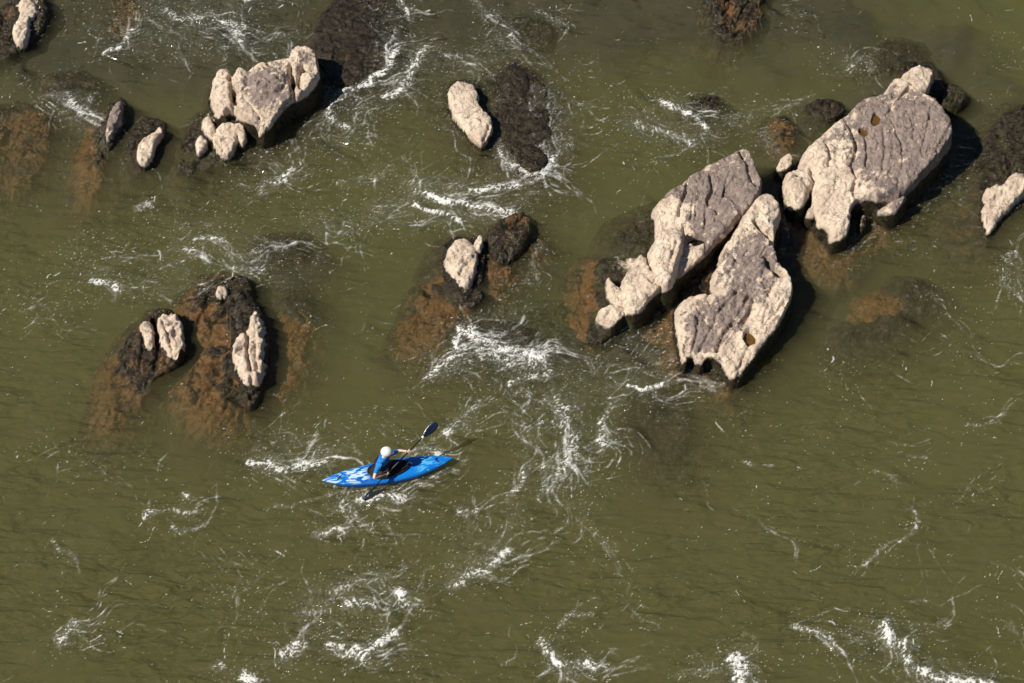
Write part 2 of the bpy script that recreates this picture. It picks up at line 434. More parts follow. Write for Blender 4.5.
# --- upper middle
make_rock('smooth cream kidney shaped rock, upper middle, beside a dark weedy rock', [
    C([(448,90),(452,83),(460,79),(467,80),(474,84),(478,92),(476,99),(482,108),(490,113),(493,121),(489,132),(482,143),(475,138),(468,130),(460,122),(452,110),(449,98)], .50, (.05, 0), (3.5, 7), .12, .12, .025),
    C([(443,102),(447,86),(458,76),(475,76),(481,88),(479,100),(494,114),(494,135),(485,149),(470,142),(455,128),(445,112)], .05, (0, 0), (2, 5), .1, .1),
], zline=.24, bypoly=True, seed=53, moss=.45, strata=.25, rough=.7, orange=.3, cracks=[([(468,118),(476,112),(480,108)], .03, .08), ([(482,140),(487,132),(489,124)], .03, .1)])
make_rock('dark weedy rock awash in foam right of the cream kidney shaped rock', [
    C([(500,68),(513,60),(530,66),(544,82),(550,105),(552,130),(548,158),(535,172),(520,168),(508,155),(500,140),(494,120),(494,100),(494,82)], .03, (0, 0), (1, 2.5), .1, .1),
    C([(512,152),(520,143),(535,142),(546,155),(543,167),(526,171)], .15, (0, 0), (2, 4), .1, .1),
    C([(502,80),(510,66),(526,68),(530,84),(520,98),(506,96)], .12, (0, 0), (2, 4), .1, .1),
    C([(494,128),(502,118),(512,124),(512,138),(500,142)], .02, (0, 0), (2, 4), .1, .1),
], zline=5, seed=59, moss=.3, orange=.2, brown=.05, rough=.6)
# --- middle
make_rock('rock with knobbly cream cap and dark foot, above the breaking wave', [
    C([(438,262),(440,248),(452,236),(470,232),(484,236),(485,262),(482,280),(470,299),(455,300),(447,285),(440,272)], .10, (0, 0), (1.6, 4.5), .1, .1),
    C([(444,262),(450,245),(458,237),(466,237),(474,244),(477,256),(475,268),(471,283),(463,286),(456,275),(446,268)], .42, (0, 0), (3, 6), .1, .1, .02),
    C([(473,241),(480,234),(483,239),(479,249)], .5, (0, 0), (4, 6), .04, .04, .01),
    C([(456,294),(465,287),(480,288),(484,297),(475,306),(462,304)], .16, (0, 0), (2, 4), .1, .1),
    C([(404,338),(418,312),(430,286),(446,276),(463,296),(456,322),(436,346),(414,352)], -.12, (.08, .10), (.8, 2), .08, .1),
], zline=.24, bypoly=True, seed=61, moss=.15, orange=.9)
make_rock('rough brown rock with no pale cap, touching the cream capped rock', [
    C([(487,230),(500,218),(520,211),(528,216),(530,235),(520,245),(512,256),(500,265),(490,250)], .26, (.05, .1), (2, 5), .1, .1),
    C([(488,250),(512,250),(513,272),(500,290),(488,282)], -.05, (0, .1), (1, 2), .1, .1),
    C([(526,225),(546,240),(541,250),(520,251)], -.02, (0, 0), (1, 3), .1, .1),
], zline=5, seed=67, moss=.3, orange=.75, brown=.22, rough=1.1)
make_rock('dark sunken rock just under the surface where the wave breaks mid river', [
    C([(452,338),(470,324),(500,320),(530,325),(545,338),(530,350),(500,348),(470,346)], -.07, (0, 0), (1.2, 2), .1, .15)], zline=5, seed=69, moss=.1, orange=0)
make_rock('dark sunken rock in murky water left of the cracked slab', [
    C([(522,318),(548,308),(578,312),(590,330),(560,345),(530,338)], -.3, (0, 0), (1, 2), .1, .15)], zline=5, seed=70, moss=.6, orange=.1)
# --- left pair
make_rock('brown fluted rock with thin whitish ribs, left of the streaked ridge', [
    C([(163,305),(172,309),(181,323),(184,340),(178,356),(163,372),(148,386),(138,386),(122,376),(118,360),(124,343),(132,330),(145,318),(155,308)], .355, (.18, .18), (1.4, 5.5), .09, .12),
    C([(155,316),(163,313),(170,322),(175,336),(178,350),(171,354),(161,338)], .58, (0, .1), (2, 6), .06, .06, .06),
    C([(170,311),(178,317),(184,332),(182,348),(175,340)], .56, (0, .1), (2, 6), .05, .05, .05),
    C([(139,322),(145,320),(151,328),(154,342),(149,346),(143,333)], .50, (0, .1), (2, 6), .05, .05, .05),
    C([(98,424),(108,392),(116,358),(130,345),(156,384),(138,406),(116,430)], -.04, (.08, .12), (.8, 3), .08, .1),
], zline=.50, bypoly=True, seed=71, moss=.0, brown=.3, orange=.9, strata=1.6, rough=1.1, cracks=[([(150,310),(155,330),(158,350),(155,368)], .06, .28), ([(160,318),(170,340),(172,356)], .03, .1), ([(140,330),(143,350),(140,370)], .03, .1)])
make_rock('narrow brown ridge with a bright cream streak on its crest', [
    C([(229,285),(232,275),(243,273),(250,280),(253,300),(262,310),(268,340),(266,370),(258,395),(250,408),(243,400),(238,370),(232,345),(231,320),(226,300)], .355, (.1, 0), (2, 6), .1, .1),
    C([(252,315),(257,310),(262,320),(261,338),(263,352),(262,372),(257,380),(251,373),(246,380),(238,366),(232,346),(242,332),(249,333),(251,326)], .66, (0, 0), (2.5, 7), .07, .07, .06),
    C([(216,290),(220,285),(227,288),(226,295),(218,297)], .37, (0, 0), (3, 5), .05, .05, .01),
    C([(234,292),(240,284),(248,290),(246,306),(238,308)], .35, (0, 0), (3, 5), .1, .08, .02),
    C([(184,302),(200,284),(228,274),(238,300),(238,345),(228,352),(205,345),(190,325)], -.05, (.05, .08), (1, 2), .1, .1),
    C([(182,392),(195,362),(212,346),(240,350),(248,400),(228,426),(196,418)], -.06, (.05, .05), (.9, 2), .1, .1),
    C([(272,320),(296,300),(310,325),(300,372),(275,400),(266,380)], -.30, (0, 0), (1, 2), .1, .1),
], zline=.50, bypoly=True, seed=79, moss=.3, orange=.9, strata=1.5, rough=1.1, cracks=[([(250,334),(247,350),(250,372)], .035, .2), ([(256,338),(255,352),(258,374)], .025, .14), ([(236,372),(246,380),(250,398)], .03, .1)])
make_rock('dark sunken rock under broken foam above the streaked ridge', [
    C([(262,246),(275,239),(300,237),(312,246),(305,257),(280,260)], -.12, (0, 0), (1, 2), .1, .15)], zline=5, seed=83, moss=.1, orange=0)
make_rock('dark sunken dome under dull water right of the streaked ridge', [
    C([(284,294),(297,288),(311,296),(314,310),(300,318),(288,308)], -.15, (0, 0), (1, 2), .1, .15)], zline=5, seed=84, moss=.1, orange=0)
# --- upper left
make_rock('big blocky cream and grey rock, upper left, with hollows along its edge', [
    C([(213,82),(215,70),(222,65),(229,69),(233,75),(237,67),(243,70),(248,72),(255,64),(264,59),(282,60),(290,53),(295,46),(303,43),(311,44),(316,52),(317,75),(304,87),(291,95),(278,108),(265,127),(260,119),(247,116),(237,110),(222,113),(216,100)], .82, (.06, .03), (3, 9), .07, .08, .06),
    C([(252,74),(266,66),(282,68),(287,80),(274,90),(256,88)], .96, (0, 0), (2, 3), .1, .15, .06),
    C([(297,50),(308,47),(312,56),(304,62),(297,60)], .98, (0, 0), (2, 3), .1, .1, .05),
    C([(213,112),(216,92),(235,80),(262,70),(300,70),(312,85),(285,110),(262,125),(240,118),(225,122)], .3, (0, 0), (2, 6), .1, .1),
], zline=.22, seed=89, grey=[[(248,72),(268,65),(286,72),(288,90),(276,106),(262,112),(250,100),(243,86)], [(295,52),(310,50),(312,66),(298,68)]], strata=.5,
    pits=[(303,68,4.5,3.5,.3,.3),(293,78,2.8,8,.4,.2),(298,80,2.6,6,.3,.2),(229,77,2.5,4,.2,0),(234,90,2.5,6,.2,.3),(247,66,4,2.5,.3,0),(270,63,5,1.8,.2,0),(232,109,9,3,.4,0)],
    cracks=[([(291,66),(292,80),(294,93)], .06, .35), ([(230,68),(231,84),(234,98),(240,106)], .05, .2), ([(303,64),(298,78),(300,86)], .05, .25), ([(232,88),(236,98),(234,108)], .06, .25), ([(264,72),(275,70),(280,80),(272,86),(264,80)], .025, .06), ([(262,122),(250,104),(244,96)], .025, .05)])
make_rock('cluster of cream knobs on a dark foot, below the blocky cream and grey rock', [
    C([(180,142),(192,123),(200,112),(212,111),(222,110),(240,118),(249,132),(246,142),(230,158),(215,168),(195,171),(181,160)], .13, (0, .1), (1.6, 4), .1, .1),
    C([(213,140),(220,125),(228,120),(238,128),(238,140),(234,150),(226,154),(216,150)], .46, (0, 0), (2, 6), .08, .1, .08),
    C([(234,120),(240,119),(246,136),(243,144),(239,138)], .42, (0, 0), (4, 6), .06, .05, .01),
    C([(202,116),(208,113),(213,120),(216,131),(211,137),(204,131)], .42, (0, 0), (4, 6), .1, .08, .02),
    C([(194,139),(200,133),(208,140),(204,149),(197,153)], .40, (0, 0), (4, 6), .08, .07, .01),
    C([(176,166),(186,158),(198,160),(196,174),(184,178)], .05, (0, 0), (1.6, 4), .1, .1),
], zline=.25, bypoly=True, seed=97, moss=.45, orange=.7, strata=.4)
make_rock('large dark brown weedy dome awash at the top of the frame', [
    C([(312,42),(318,22),(330,5),(345,-8),(375,-14),(398,0),(404,25),(400,45),(392,62),(378,77),(362,84),(345,90),(335,88),(328,72),(316,62)], .05, (-.07, 0), (1.2, 2.2), .1, .2),
    C([(336,60),(350,52),(365,60),(362,78),(345,84),(334,78)], .12, (0, 0), (1.5, 3), .1, .2),
], zline=5, seed=101, moss=.2, orange=.35, rough=.55)
make_rock('small rock with a narrow white face, left of the cream knobs', [
    C([(124,150),(130,126),(142,115),(155,115),(166,122),(165,135),(158,150),(150,168),(140,178),(128,170)], .06, (0, .1), (1.6, 4.5), .1, .1),
    C([(137,146),(145,135),(154,129),(160,125),(162,131),(155,140),(151,155),(145,163),(138,160)], .46, (0, 0), (4, 6), .08, .08, .02),
], zline=.24, bypoly=True, seed=103, moss=.3, orange=.6)
make_rock('thin rock fin with a pale grey face and long sunken orange flank', [
    C([(103,132),(108,105),(118,94),(126,99),(125,118),(116,140),(107,152)], .18, (0, 0), (2, 6), .08, .08),
    C([(106,127),(111,108),(119,98),(122,103),(119,116),(111,133),(107,138)], .52, (.2, 0), (4, 7), .05, .05, .015),
    C([(78,196),(84,160),(94,128),(106,118),(110,150),(104,175),(94,198)], -.08, (.1, .12), (1, 3), .08, .1),
], zline=.24, bypoly=True, seed=107, moss=.2, orange=.9, grey=[[(100,140),(105,95),(130,90),(125,135)]])
make_rock('rock with a bone shaped white crest in the top left corner', [
    C([(-25,62),(-25,20),(8,0),(20,-12),(42,-10),(47,12),(40,30),(30,42),(15,53),(0,62)], .20, (.1, .1), (1.4, 4.5), .1, .12),
    C([(12,26),(19,14),(19,0),(30,-5),(37,2),(35,12),(26,17),(28,28),(25,42),(18,42),(14,34)], .52, (0, 0), (4, 6), .09, .08, .02),
    C([(40,0),(50,8),(53,24),(44,30)], .0, (0, 0), (2, 4), .1, .1),
], zline=.30, bypoly=True, seed=109, moss=.3, orange=.7)
make_rock('sunken brown shelf at the left edge, glowing orange through the water', [
    C([(-30,112),(20,106),(44,110),(52,130),(44,160),(24,190),(-30,200)], -.16, (0, .10), (.8, 2), .1, .2)], zline=5, seed=113, moss=0, orange=.55, rough=1.4)
# --- top right
make_rock('orange and brown weedy rock cut by the top edge of the frame', [
    C([(705,-14),(766,-14),(763,15),(755,28),(747,40),(736,46),(718,44),(708,30)], .02, (0, .14), (1.2, 3), .1, .12)], zline=5, seed=127, brown=.3, moss=.2, orange=.9, rough=1.5)
make_rock('small dark rounded rock barely awash, with foam at its left', [
    C([(698,101),(704,95),(716,94),(724,100),(722,108),(706,111)], .0, (0, 0), (1.5, 3), .08, .1)], zline=5, seed=131, moss=0, orange=0)
make_rock('small brown weedy rock above the left side of the largest slab', [
    C([(808,103),(820,97),(838,98),(846,108),(838,118),(825,120),(812,112)], .12, (0, 0), (2, 4), .08, .1)], zline=5, seed=137, moss=.3, orange=.5, rough=1.2)
make_rock('little orange brown rock awash left of the largest slab, beside foam', [
    C([(777,118),(788,115),(795,125),(798,136),(790,145),(780,140)], -.02, (0, 0), (1.5, 3), .08, .1)], zline=5, seed=139, moss=0, orange=.8)
make_rock('small mossy brown rock in the shade right of the largest slab tip', [
    C([(943,92),(949,84),(960,85),(967,95),(961,104),(948,104)], .28, (0, 0), (2.5, 5), .1, .1)], zline=5, seed=149, moss=.45, orange=.4)
make_rock('dark sunken round rock under the water above the largest slab', [
    C([(872,52),(885,42),(905,39),(923,46),(928,60),(918,71),(890,72),(874,64)], -.12, (0, 0), (1.2, 2.5), .1, .15)], zline=5, seed=151, moss=.1, orange=0)
make_rock('dark sunken rock below foam at the top middle', [
    C([(508,22),(520,15),(545,18),(555,30),(545,46),(520,48),(508,38)], -.12, (0, 0), (1.2, 2.5), .1, .15)], zline=5, seed=157, moss=.1, orange=0)
make_rock('sunken reddish rock in the murk below the largest slab', [
    C([(866,306),(880,296),(900,298),(906,308),(890,318),(872,320)], -.26, (0, 0), (1.2, 2), .1, .15)], zline=5, seed=163, moss=0, orange=1)
make_rock('dark sunken ledge in the murk beside the sunken reddish rock', [
    C([(898,284),(925,282),(938,296),(915,312),(890,334),(852,342),(846,330),(880,320),(906,306)], -.2, (0, 0), (1.2, 2), .1, .15)], zline=5, seed=167, moss=0, orange=0)
make_rock('deep dark sunken rock showing as a blue grey blur below the toothed slab', [
    C([(640,402),(672,396),(692,420),(684,452),(662,466),(648,440)], -.30, (0, 0), (1.2, 2), .1, .15)], zline=5, seed=173, moss=0, orange=0)
make_rock('brown sunken rock under rapids at the top left', [
    C([(112,-10),(140,-10),(138,20),(130,40),(112,36)], -.18, (0, 0), (1.2, 2), .1, .15)], zline=5, seed=179, moss=0, orange=.5)
make_rock('dark sunken rock among broken foam left of the thin rock fin', [
    C([(52,72),(80,68),(104,80),(98,98),(70,100),(50,90)], -.12, (0, 0), (1.2, 2), .1, .15)], zline=5, seed=181, moss=0, orange=.1)
make_rock('dark sunken rock left of the large weedy dome', [
    C([(296,28),(306,20),(318,20),(314,40),(302,44)], -.2, (0, 0), (1.2, 2), .1, .15)], zline=5, seed=191, moss=0, orange=.2)

# ------------------------------------------------------------------ river bed
def splat(X, Y, px, py, rx, ry):
    x, y = at(px, py, 0)
    return np.exp(-(((X - x) / (rx * PXM)) ** 2 + ((Y - y) / (ry * PXM / .82)) ** 2))
def bed_height(X, Y):
    z = -3.2 + .35 * fbm(X * .22, Y * .22, 401, 3)
    z += 3.0 * splat(X, Y, 20, 10, 380, 140)
    z += 2.9 * splat(X, Y, 380, 0, 330, 110)
    z += 2.6 * splat(X, Y, 760, -20, 330, 110)
    z += 2.6 * splat(X, Y, 960, 110, 200, 110)
    z += 3.0 * splat(X, Y, 500, 325, 110, 30)
    z += 2.8 * splat(X, Y, 640, 345, 120, 45)
    z += 2.7 * splat(X, Y, 285, 330, 45, 90)
    z += 2.5 * splat(X, Y, 870, 300, 110, 45)
    z += 2.6 * splat(X, Y, 300, 250, 70, 25)
    z += 2.6 * splat(X, Y, 680, 440, 45, 40)
    z += .9 * fbm(X * .45, Y * .6, 405, 3)
    z = -.20 - np.sqrt(np.maximum(-.20 - z, 0) ** 2 + .01)
    return z + .16 * fbm(X * .9, Y * .9, 411, 4) + .05 * fbm(X * 4, Y * 4, 415, 3)
bx = np.concatenate([[-120, -80, -50, -32, -24], np.arange(-19, 19.01, .14), [24, 32, 50, 80, 120]])
by = np.concatenate([[-90, -60, -35, -20], np.arange(-13, 17.01, .14), [24, 40, 70, 120]])
BX, BY = np.meshgrid(bx, by)
t = NT('silty_bed'); P = t.pos()
c = t.mix(t.ramp(t.noise(P, .8, 5, .6), .35, .65), (.012, .012, .012), (.034, .028, .021))
c = t.mix(t.ramp(t.noise(P, 5, 4, .6), .45, .7), c, (.03, .024, .016))
bs = t.n('BsdfPrincipled', None, Roughness=.9); t.set(bs.inputs['Base Color'], c)
t.t.links.new(bs.outputs[0], t.out.inputs[0])
tag(add('riverbed', grid_mesh('riverbed', BX, BY, bed_height(BX, BY)), t.m), kind='structure')

# ------------------------------------------------------------------ foam map (traced as strokes lying on the water)
S = [
 # upper left rapids
 ([(168,12),(190,18),(215,18),(235,28),(242,40)],9,.85),([(175,20),(205,30),(232,42)],16,.55),([(150,-5),(160,20),(150,45)],16,.4),([(185,45),(215,48),(255,44),(300,40)],9,.45),
 ([(104,52),(118,50),(128,40),(135,30)],4,.95),([(85,15),(115,28),(130,45)],24,.28),([(50,95),(62,98),(74,108),(92,118)],7,.85),([(55,88),(70,112),(85,125)],13,.5),([(0,98),(50,100)],12,.25),([(92,98),(86,108)],6,.7),
 ([(180,52),(190,66)],6,.6),([(210,0),(260,5)],14,.45),([(245,0),(262,-4),(280,-3)],5,.9),([(262,52),(300,42)],8,.4),
 # dark dome skirt
 ([(340,92),(352,92),(366,84),(378,76),(392,60),(398,50)],5,1),([(346,96),(335,100),(330,112),(336,122),(346,128)],5,.95),([(420,50),(416,64),(408,80),(398,90),(386,98)],7,.95),([(345,102),(370,104),(395,96)],16,.5),
 ([(396,-5),(404,8),(409,18)],4,.95),([(398,30),(390,44)],5,.6),([(380,20),(390,30)],8,.3),([(334,64),(338,76)],5,.8),([(405,10),(400,60)],8,.3),([(310,120),(330,135),(350,132)],10,.4),
 # left centre
 ([(262,192),(264,182),(272,182),(284,180),(294,171)],5,.9),([(252,172),(275,172),(298,166)],16,.45),([(262,155),(275,160)],8,.5),([(228,208),(262,192)],10,.35),([(300,142),(330,150),(370,142)],18,.35),([(340,182),(370,178),(390,172)],6,.6),
 ([(300,225),(325,228),(340,222)],14,.4),([(322,212),(332,230),(338,232)],5,.6),([(348,216),(352,230)],5,.6),
 # central upper rapid
 ([(362,226),(385,206),(410,198),(425,190)],12,.6),([(414,206),(425,212),(440,214),(458,220)],3.5,1.1),([(428,194),(450,200),(470,206),(490,210),(512,213)],5,1.1),([(450,200),(480,208),(505,215)],10,.8),
 ([(474,190),(492,187),(515,186),(535,182),(548,172),(554,158)],4,1),([(410,190),(425,182),(440,190),(465,186)],10,.6),([(370,215),(398,226),(422,232)],10,.5),([(440,196),(500,200)],18,.4),
 ([(548,86),(556,110),(560,140),(552,165)],9,.6),([(534,92),(546,110),(550,138),(546,160)],12,.45),([(500,160),(520,170),(545,170)],5,.8),([(498,142),(505,150),(512,160)],6,.6),([(520,84),(535,92)],6,.5),
 ([(505,192),(530,200),(560,196)],12,.25),
 # top middle
 ([(428,60),(460,56),(490,62)],7,.6),([(470,55),(500,44),(520,52)],9,.55),([(512,36),(518,44)],5,.95),([(476,-4),(484,12),(494,18)],5,.7),([(540,10),(556,20),(562,26)],5,.7),([(505,22),(514,40)],8,.5),([(560,60),(590,76)],7,.35),([(440,75),(500,72)],18,.3),([(420,90),(440,100)],8,.3),([(440,120),(450,130)],5,.5),
 ([(562,96),(575,104),(590,106)],4,.6),([(505,118),(530,108)],7,.4),
 # upper right
 ([(636,124),(652,126),(668,134),(688,142)],7,.8),([(664,104),(682,112),(698,118),(704,130)],5,.95),([(630,118),(665,125),(700,132)],22,.4),([(636,158),(645,168),(652,160)],8,.4),([(676,98),(700,92),(720,98)],4,.4),([(560,105),(620,140)],26,.12),
 ([(848,72),(858,58),(866,62),(870,72)],5,.7),([(820,62),(850,66)],10,.3),([(760,132),(768,142),(774,150)],6,.6),([(735,112),(770,108),(808,106)],5,.45),([(770,8),(790,20),(800,10)],14,.25),([(730,125),(745,122)],5,.6),
 ([(880,225),(905,205),(930,190),(950,170)],18,.35),([(855,245),(880,225)],8,.3),([(1000,65),(1020,60)],12,.2),
 # left middle
 ([(90,282),(105,284),(118,288)],4,.95),([(120,288),(160,292),(205,286)],7,.5),([(75,262),(110,272),(150,262),(195,260)],20,.34),([(138,210),(150,205)],4,.8),([(195,238),(205,236),(220,239)],5,.9),([(185,250),(198,252)],6,.8),([(195,230),(240,240),(262,250)],18,.35),([(238,270),(255,268),(262,272)],5,.8),([(262,262),(270,252),(290,250)],6,.6),([(160,225),(200,230)],16,.3),([(0,300),(45,305),(70,318)],16,.25),([(36,298),(42,312)],5,.5),
 ([(80,230),(85,240)],5,.5),([(240,268),(250,276)],4,.7),([(225,255),(250,262)],6,.6),([(296,270),(320,282),(330,276)],7,.3),
 # breaking wave, mid river
 ([(430,376),(440,366),(452,352),(460,338),(468,330)],6,.95),([(462,330),(474,332),(484,342),(498,350),(515,352),(535,352),(544,358)],6,1.1),([(445,362),(460,348),(490,356),(520,362),(542,362)],14,.8),([(425,378),(445,374),(470,370)],5,.7),([(480,330),(500,330),(520,322)],10,.45),
 ([(510,384),(525,376),(548,376)],5,.9),([(505,392),(530,390),(545,382)],9,.4),([(525,305),(518,318),(512,330)],6,.35),([(540,242),(535,262),(524,282)],5,.6),([(528,290),(500,310)],10,.25),
 # lower centre braid
 ([(556,404),(565,415),(570,432),(574,450),(566,465),(560,478)],9,.85),([(590,396),(598,384),(605,392)],7,.5),([(610,405),(604,420),(600,432),(603,446)],5,.95),([(548,480),(556,462),(566,452)],9,.6),([(574,400),(568,440),(575,470)],20,.55),
 ([(538,498),(548,482),(545,468)],4,.8),([(512,498),(518,486),(530,470)],4,.9),([(518,470),(530,450),(536,432)],7,.5),([(500,394),(520,400),(545,410)],12,.4),([(510,400),(520,388),(530,396)],4,.7),([(455,424),(470,408),(480,402)],5,.7),([(448,432),(455,428)],5,.95),
 ([(470,420),(500,420),(525,430)],14,.35),([(605,420),(612,440)],9,.4),([(578,500),(585,520),(582,528)],5,.5),([(515,502),(520,520),(500,530)],6,.5),([(545,500),(560,505)],8,.3),([(600,398),(622,385),(640,375)],8,.5),
 ([(630,385),(642,389),(655,386),(668,382)],3,1.1),([(600,378),(640,366),(672,350)],12,.45),([(586,402),(620,402),(655,398),(675,404)],7,.5),([(640,345),(660,350),(674,358)],10,.4),([(600,345),(640,335),(670,335)],12,.3),([(676,372),(700,380),(710,385)],4,.6),([(565,380),(600,360)],14,.25),([(670,388),(700,390)],5,.35),
 ([(330,20),(345,40),(350,60)],14,.3),([(360,10),(385,30),(392,45)],14,.4),([(505,95),(530,120),(525,140)],14,.3),([(500,148),(512,170),(530,176),(550,166)],4,.9),([(560,230),(545,238),(532,262)],3,.4),([(690,370),(705,380),(728,388)],3,.4),([(585,345),(610,340),(640,318),(655,308)],3,.4),([(800,258),(830,262),(860,246),(890,222)],4,.3),([(100,300),(140,300),(165,298)],4,.35),([(440,232),(452,230),(470,226)],3,.4),([(442,82),(455,72),(478,70)],4,.5),([(205,66),(225,58),(260,54)],4,.45),([(815,95),(800,100),(780,110)],3,.6),
 # about the kayak
 ([(254,462),(265,464),(280,470),(300,466),(325,462)],6,1.05),([(262,458),(300,458),(328,458)],10,.6),([(255,440),(280,434),(310,440)],9,.4),([(362,502),(374,500),(384,498),(398,500)],6,1.2),([(344,505),(350,512),(356,520)],6,.8),([(356,520),(366,532),(380,545),(382,560)],3,.5),([(316,536),(330,532),(345,530)],5,.9),
 ([(274,506),(290,508),(310,502),(342,492)],2.5,.7),([(380,494),(400,490),(425,484),(445,472)],2,.75),([(405,456),(420,450),(436,452),(442,458)],4,.85),([(375,425),(395,430),(402,428)],6,.45),([(340,430),(355,436),(350,442)],5,.5),([(376,412),(400,404),(408,394)],4,.4),([(412,520),(410,505),(430,500)],6,.4),
 ([(340,512),(350,500),(365,510)],8,.6),([(380,520),(392,535)],5,.6),
 # below
 ([(458,508),(468,512),(476,508)],5,.8),([(460,545),(470,530),(480,520)],10,.4),([(452,588),(466,578),(480,572),(500,556),(505,552)],6,.95),([(462,576),(480,562),(498,554)],12,.6),([(430,540),(460,520)],16,.22),([(300,618),(318,608),(338,596),(355,582),(385,575)],7,.7),([(345,604),(370,600),(375,604)],5,.9),([(400,595),(408,606)],5,1.1),([(330,590),(370,580),(405,590)],16,.4),
 ([(346,650),(362,656),(380,642),(396,633)],5,1.1),([(330,648),(345,652)],5,1),([(360,645),(376,650)],10,.6),([(284,656),(295,648),(300,644)],5,1),([(278,662),(290,652)],8,.6),([(244,676),(252,682)],6,1.3),([(214,668),(222,664)],5,.8),([(290,602),(320,640)],18,.3),([(222,640),(228,620),(230,590)],6,.4),([(212,590),(250,585),(240,560)],18,.2),([(258,622),(262,610)],4,.5),
 ([(56,644),(66,634),(73,624)],5,1),([(84,642),(100,638),(112,636)],6,.5),([(145,518),(147,512),(155,512)],4,1),([(170,510),(185,512),(205,508)],3,.7),([(172,526),(182,531),(205,526)],3,.7),([(52,540),(62,552),(74,556)],3,.7),([(84,462),(100,470)],3,.5),([(155,470),(160,464)],3,.6),([(80,452),(60,448)],4,.3),([(184,496),(186,498)],4,.9),([(30,440),(60,455),(95,465)],8,.22),
 ([(380,655),(400,660)],8,.4),([(410,665),(440,680)],10,.3),
 ([(543,643),(550,655),(566,664),(585,664),(598,670)],5,1.05),([(545,665),(570,672),(600,676)],6,.6),([(560,628),(570,614),(590,612)],3.5,.7),([(500,665),(506,662)],4,.6),([(596,540),(606,540),(616,550)],5,.5),([(622,604),(636,610),(642,620)],3.5,.5),([(600,576),(630,584)],3,.5),
 ([(736,660),(742,668),(740,684)],8,1.2),([(680,676),(705,668),(730,666)],7,.6),([(745,630),(752,636)],5,.6),
 ([(796,628),(812,630),(822,636),(830,644)],5,.85),([(848,636),(862,640)],5,.7),([(884,628),(888,638),(896,644),(904,642)],6,1.25),([(858,632),(880,650)],12,.5),([(904,654),(912,668),(925,674),(945,680),(990,686)],5.5,1.1),([(920,676),(980,690)],12,.7),([(830,636),(870,660)],14,.3),
 ([(914,510),(918,522),(908,534),(896,542)],3,.8),([(884,548),(872,556),(862,568)],3,.75),([(950,505),(965,498),(985,492)],3,.5),([(965,426),(980,424),(1000,420)],3,.7),([(873,472),(888,476),(898,484)],2.5,.7),([(905,455),(925,458)],2.5,.7),([(908,602),(930,602)],2.5,.7),([(912,624),(945,628)],3.5,.6),([(990,562),(1024,574)],3,.6),([(1008,624),(1018,632)],4,.7),([(985,610),(1000,615)],6,.4),([(880,440),(900,444)],4,.4),
 ([(1004,256),(1006,272),(1004,284),(1020,298)],4,.7),([(1006,260),(1016,252),(1024,262)],4,.8),([(1018,280),(1022,300)],5,.6),([(915,285),(935,295)],2.5,.6),([(940,310),(965,320),(955,330)],12,.25),([(955,350),(975,358)],6,.5),([(830,370),(850,390)],9,.3),([(870,368),(890,375)],6,.35),
 ([(730,430),(745,415),(750,425)],7,.3),([(745,462),(752,464)],2.5,.8),([(700,480),(706,486)],3,.6),([(760,520),(768,530)],2,.7),([(800,440),(810,432)],6,.35),([(560,545),(600,560)],22,.12),
]
S = S + [([(r[0] + dx, r[1] + dy) for r in p], w, s) for (p, w, s, dx, dy) in []]

def foam_density(X, Y):
    D = np.zeros(X.shape)
    wx = fbm(X * 1.4, Y * 1.4, 501, 3) * .30; wy = fbm(X * 1.4 + 31, Y * 1.4, 503, 3) * .30
    for (pts, w, s) in S:
        W = [at(px, py, 0) for px, py in pts]
        wm = w * PXM * 1.35
        m = 3.2 * wm + .4
        xa = min(p[0] for p in W) - m; xb = max(p[0] for p in W) + m; ya = min(p[1] for p in W) - m; yb = max(p[1] for p in W) + m
        i0, i1 = np.searchsorted(Y[:, 0], [ya, yb]); j0, j1 = np.searchsorted(X[0], [xa, xb])
        if i1 <= i0 or j1 <= j0: continue
        sl = (slice(i0, i1), slice(j0, j1))
        xx = X[sl] + wx[sl] * min(1, .35 + wm * 2); yy = Y[sl] + wy[sl] * min(1, .35 + wm * 2)
        d = np.full(xx.shape, 99.0)
        for k in range(max(1, len(W) - 1)):
            a = W[k]; b = W[min(k + 1, len(W) - 1)]
            dd, _ = seg_dist(xx, yy, *a, *b); d = np.minimum(d, dd)
        D[sl] = np.maximum(D[sl], s * np.exp(-(d / wm) ** 2 * .8) )
    return D

def waves(X, Y, rap):
    """the running surface: long swell, and short broken chop in the rapids"""
    th = R(14); U = X * math.cos(th) + Y * math.sin(th); V = -X * math.sin(th) + Y * math.cos(th)
    w = fbm(X * .5, Y * .5, 601, 3)
    z = .055 * fbm(U * .40 + w, V * 1.0 + w, 611, 2)
    z += .020 * fbm(U * 1.2 + w * 1.5, V * 3.4 + w * 2, 621, 3)
    z += .022 * (.25 + rap) * ridged(U * .9 + w, V * 1.5 + w * 2, 631, 3) - .012
    z += .035 * rap * fbm(X * 2.3 + w * 2, Y * 2.3, 641, 4)
    return z
def uniformise(v):
    s = np.sort(v.reshape(-1)[::37]); return np.interp(v, s, np.linspace(0, 1, len(s)))

# smooth "how broken is the water here" map
def rapid_map(D, res, rad):
    k = max(1, int(rad / res))
    def box(a, ax):
        c = np.cumsum(np.pad(a, [(k + 1, k) if i == ax else (0, 0) for i in (0, 1)], mode='edge'), ax)
        n = a.shape[ax]
        hi = np.take(c, np.arange(2 * k + 1, 2 * k + 1 + n), ax); lo = np.take(c, np.arange(0, n), ax)
        return (hi - lo) / (2 * k + 1)
    for _ in range(2): D = box(box(D, 0), 1)
    return D

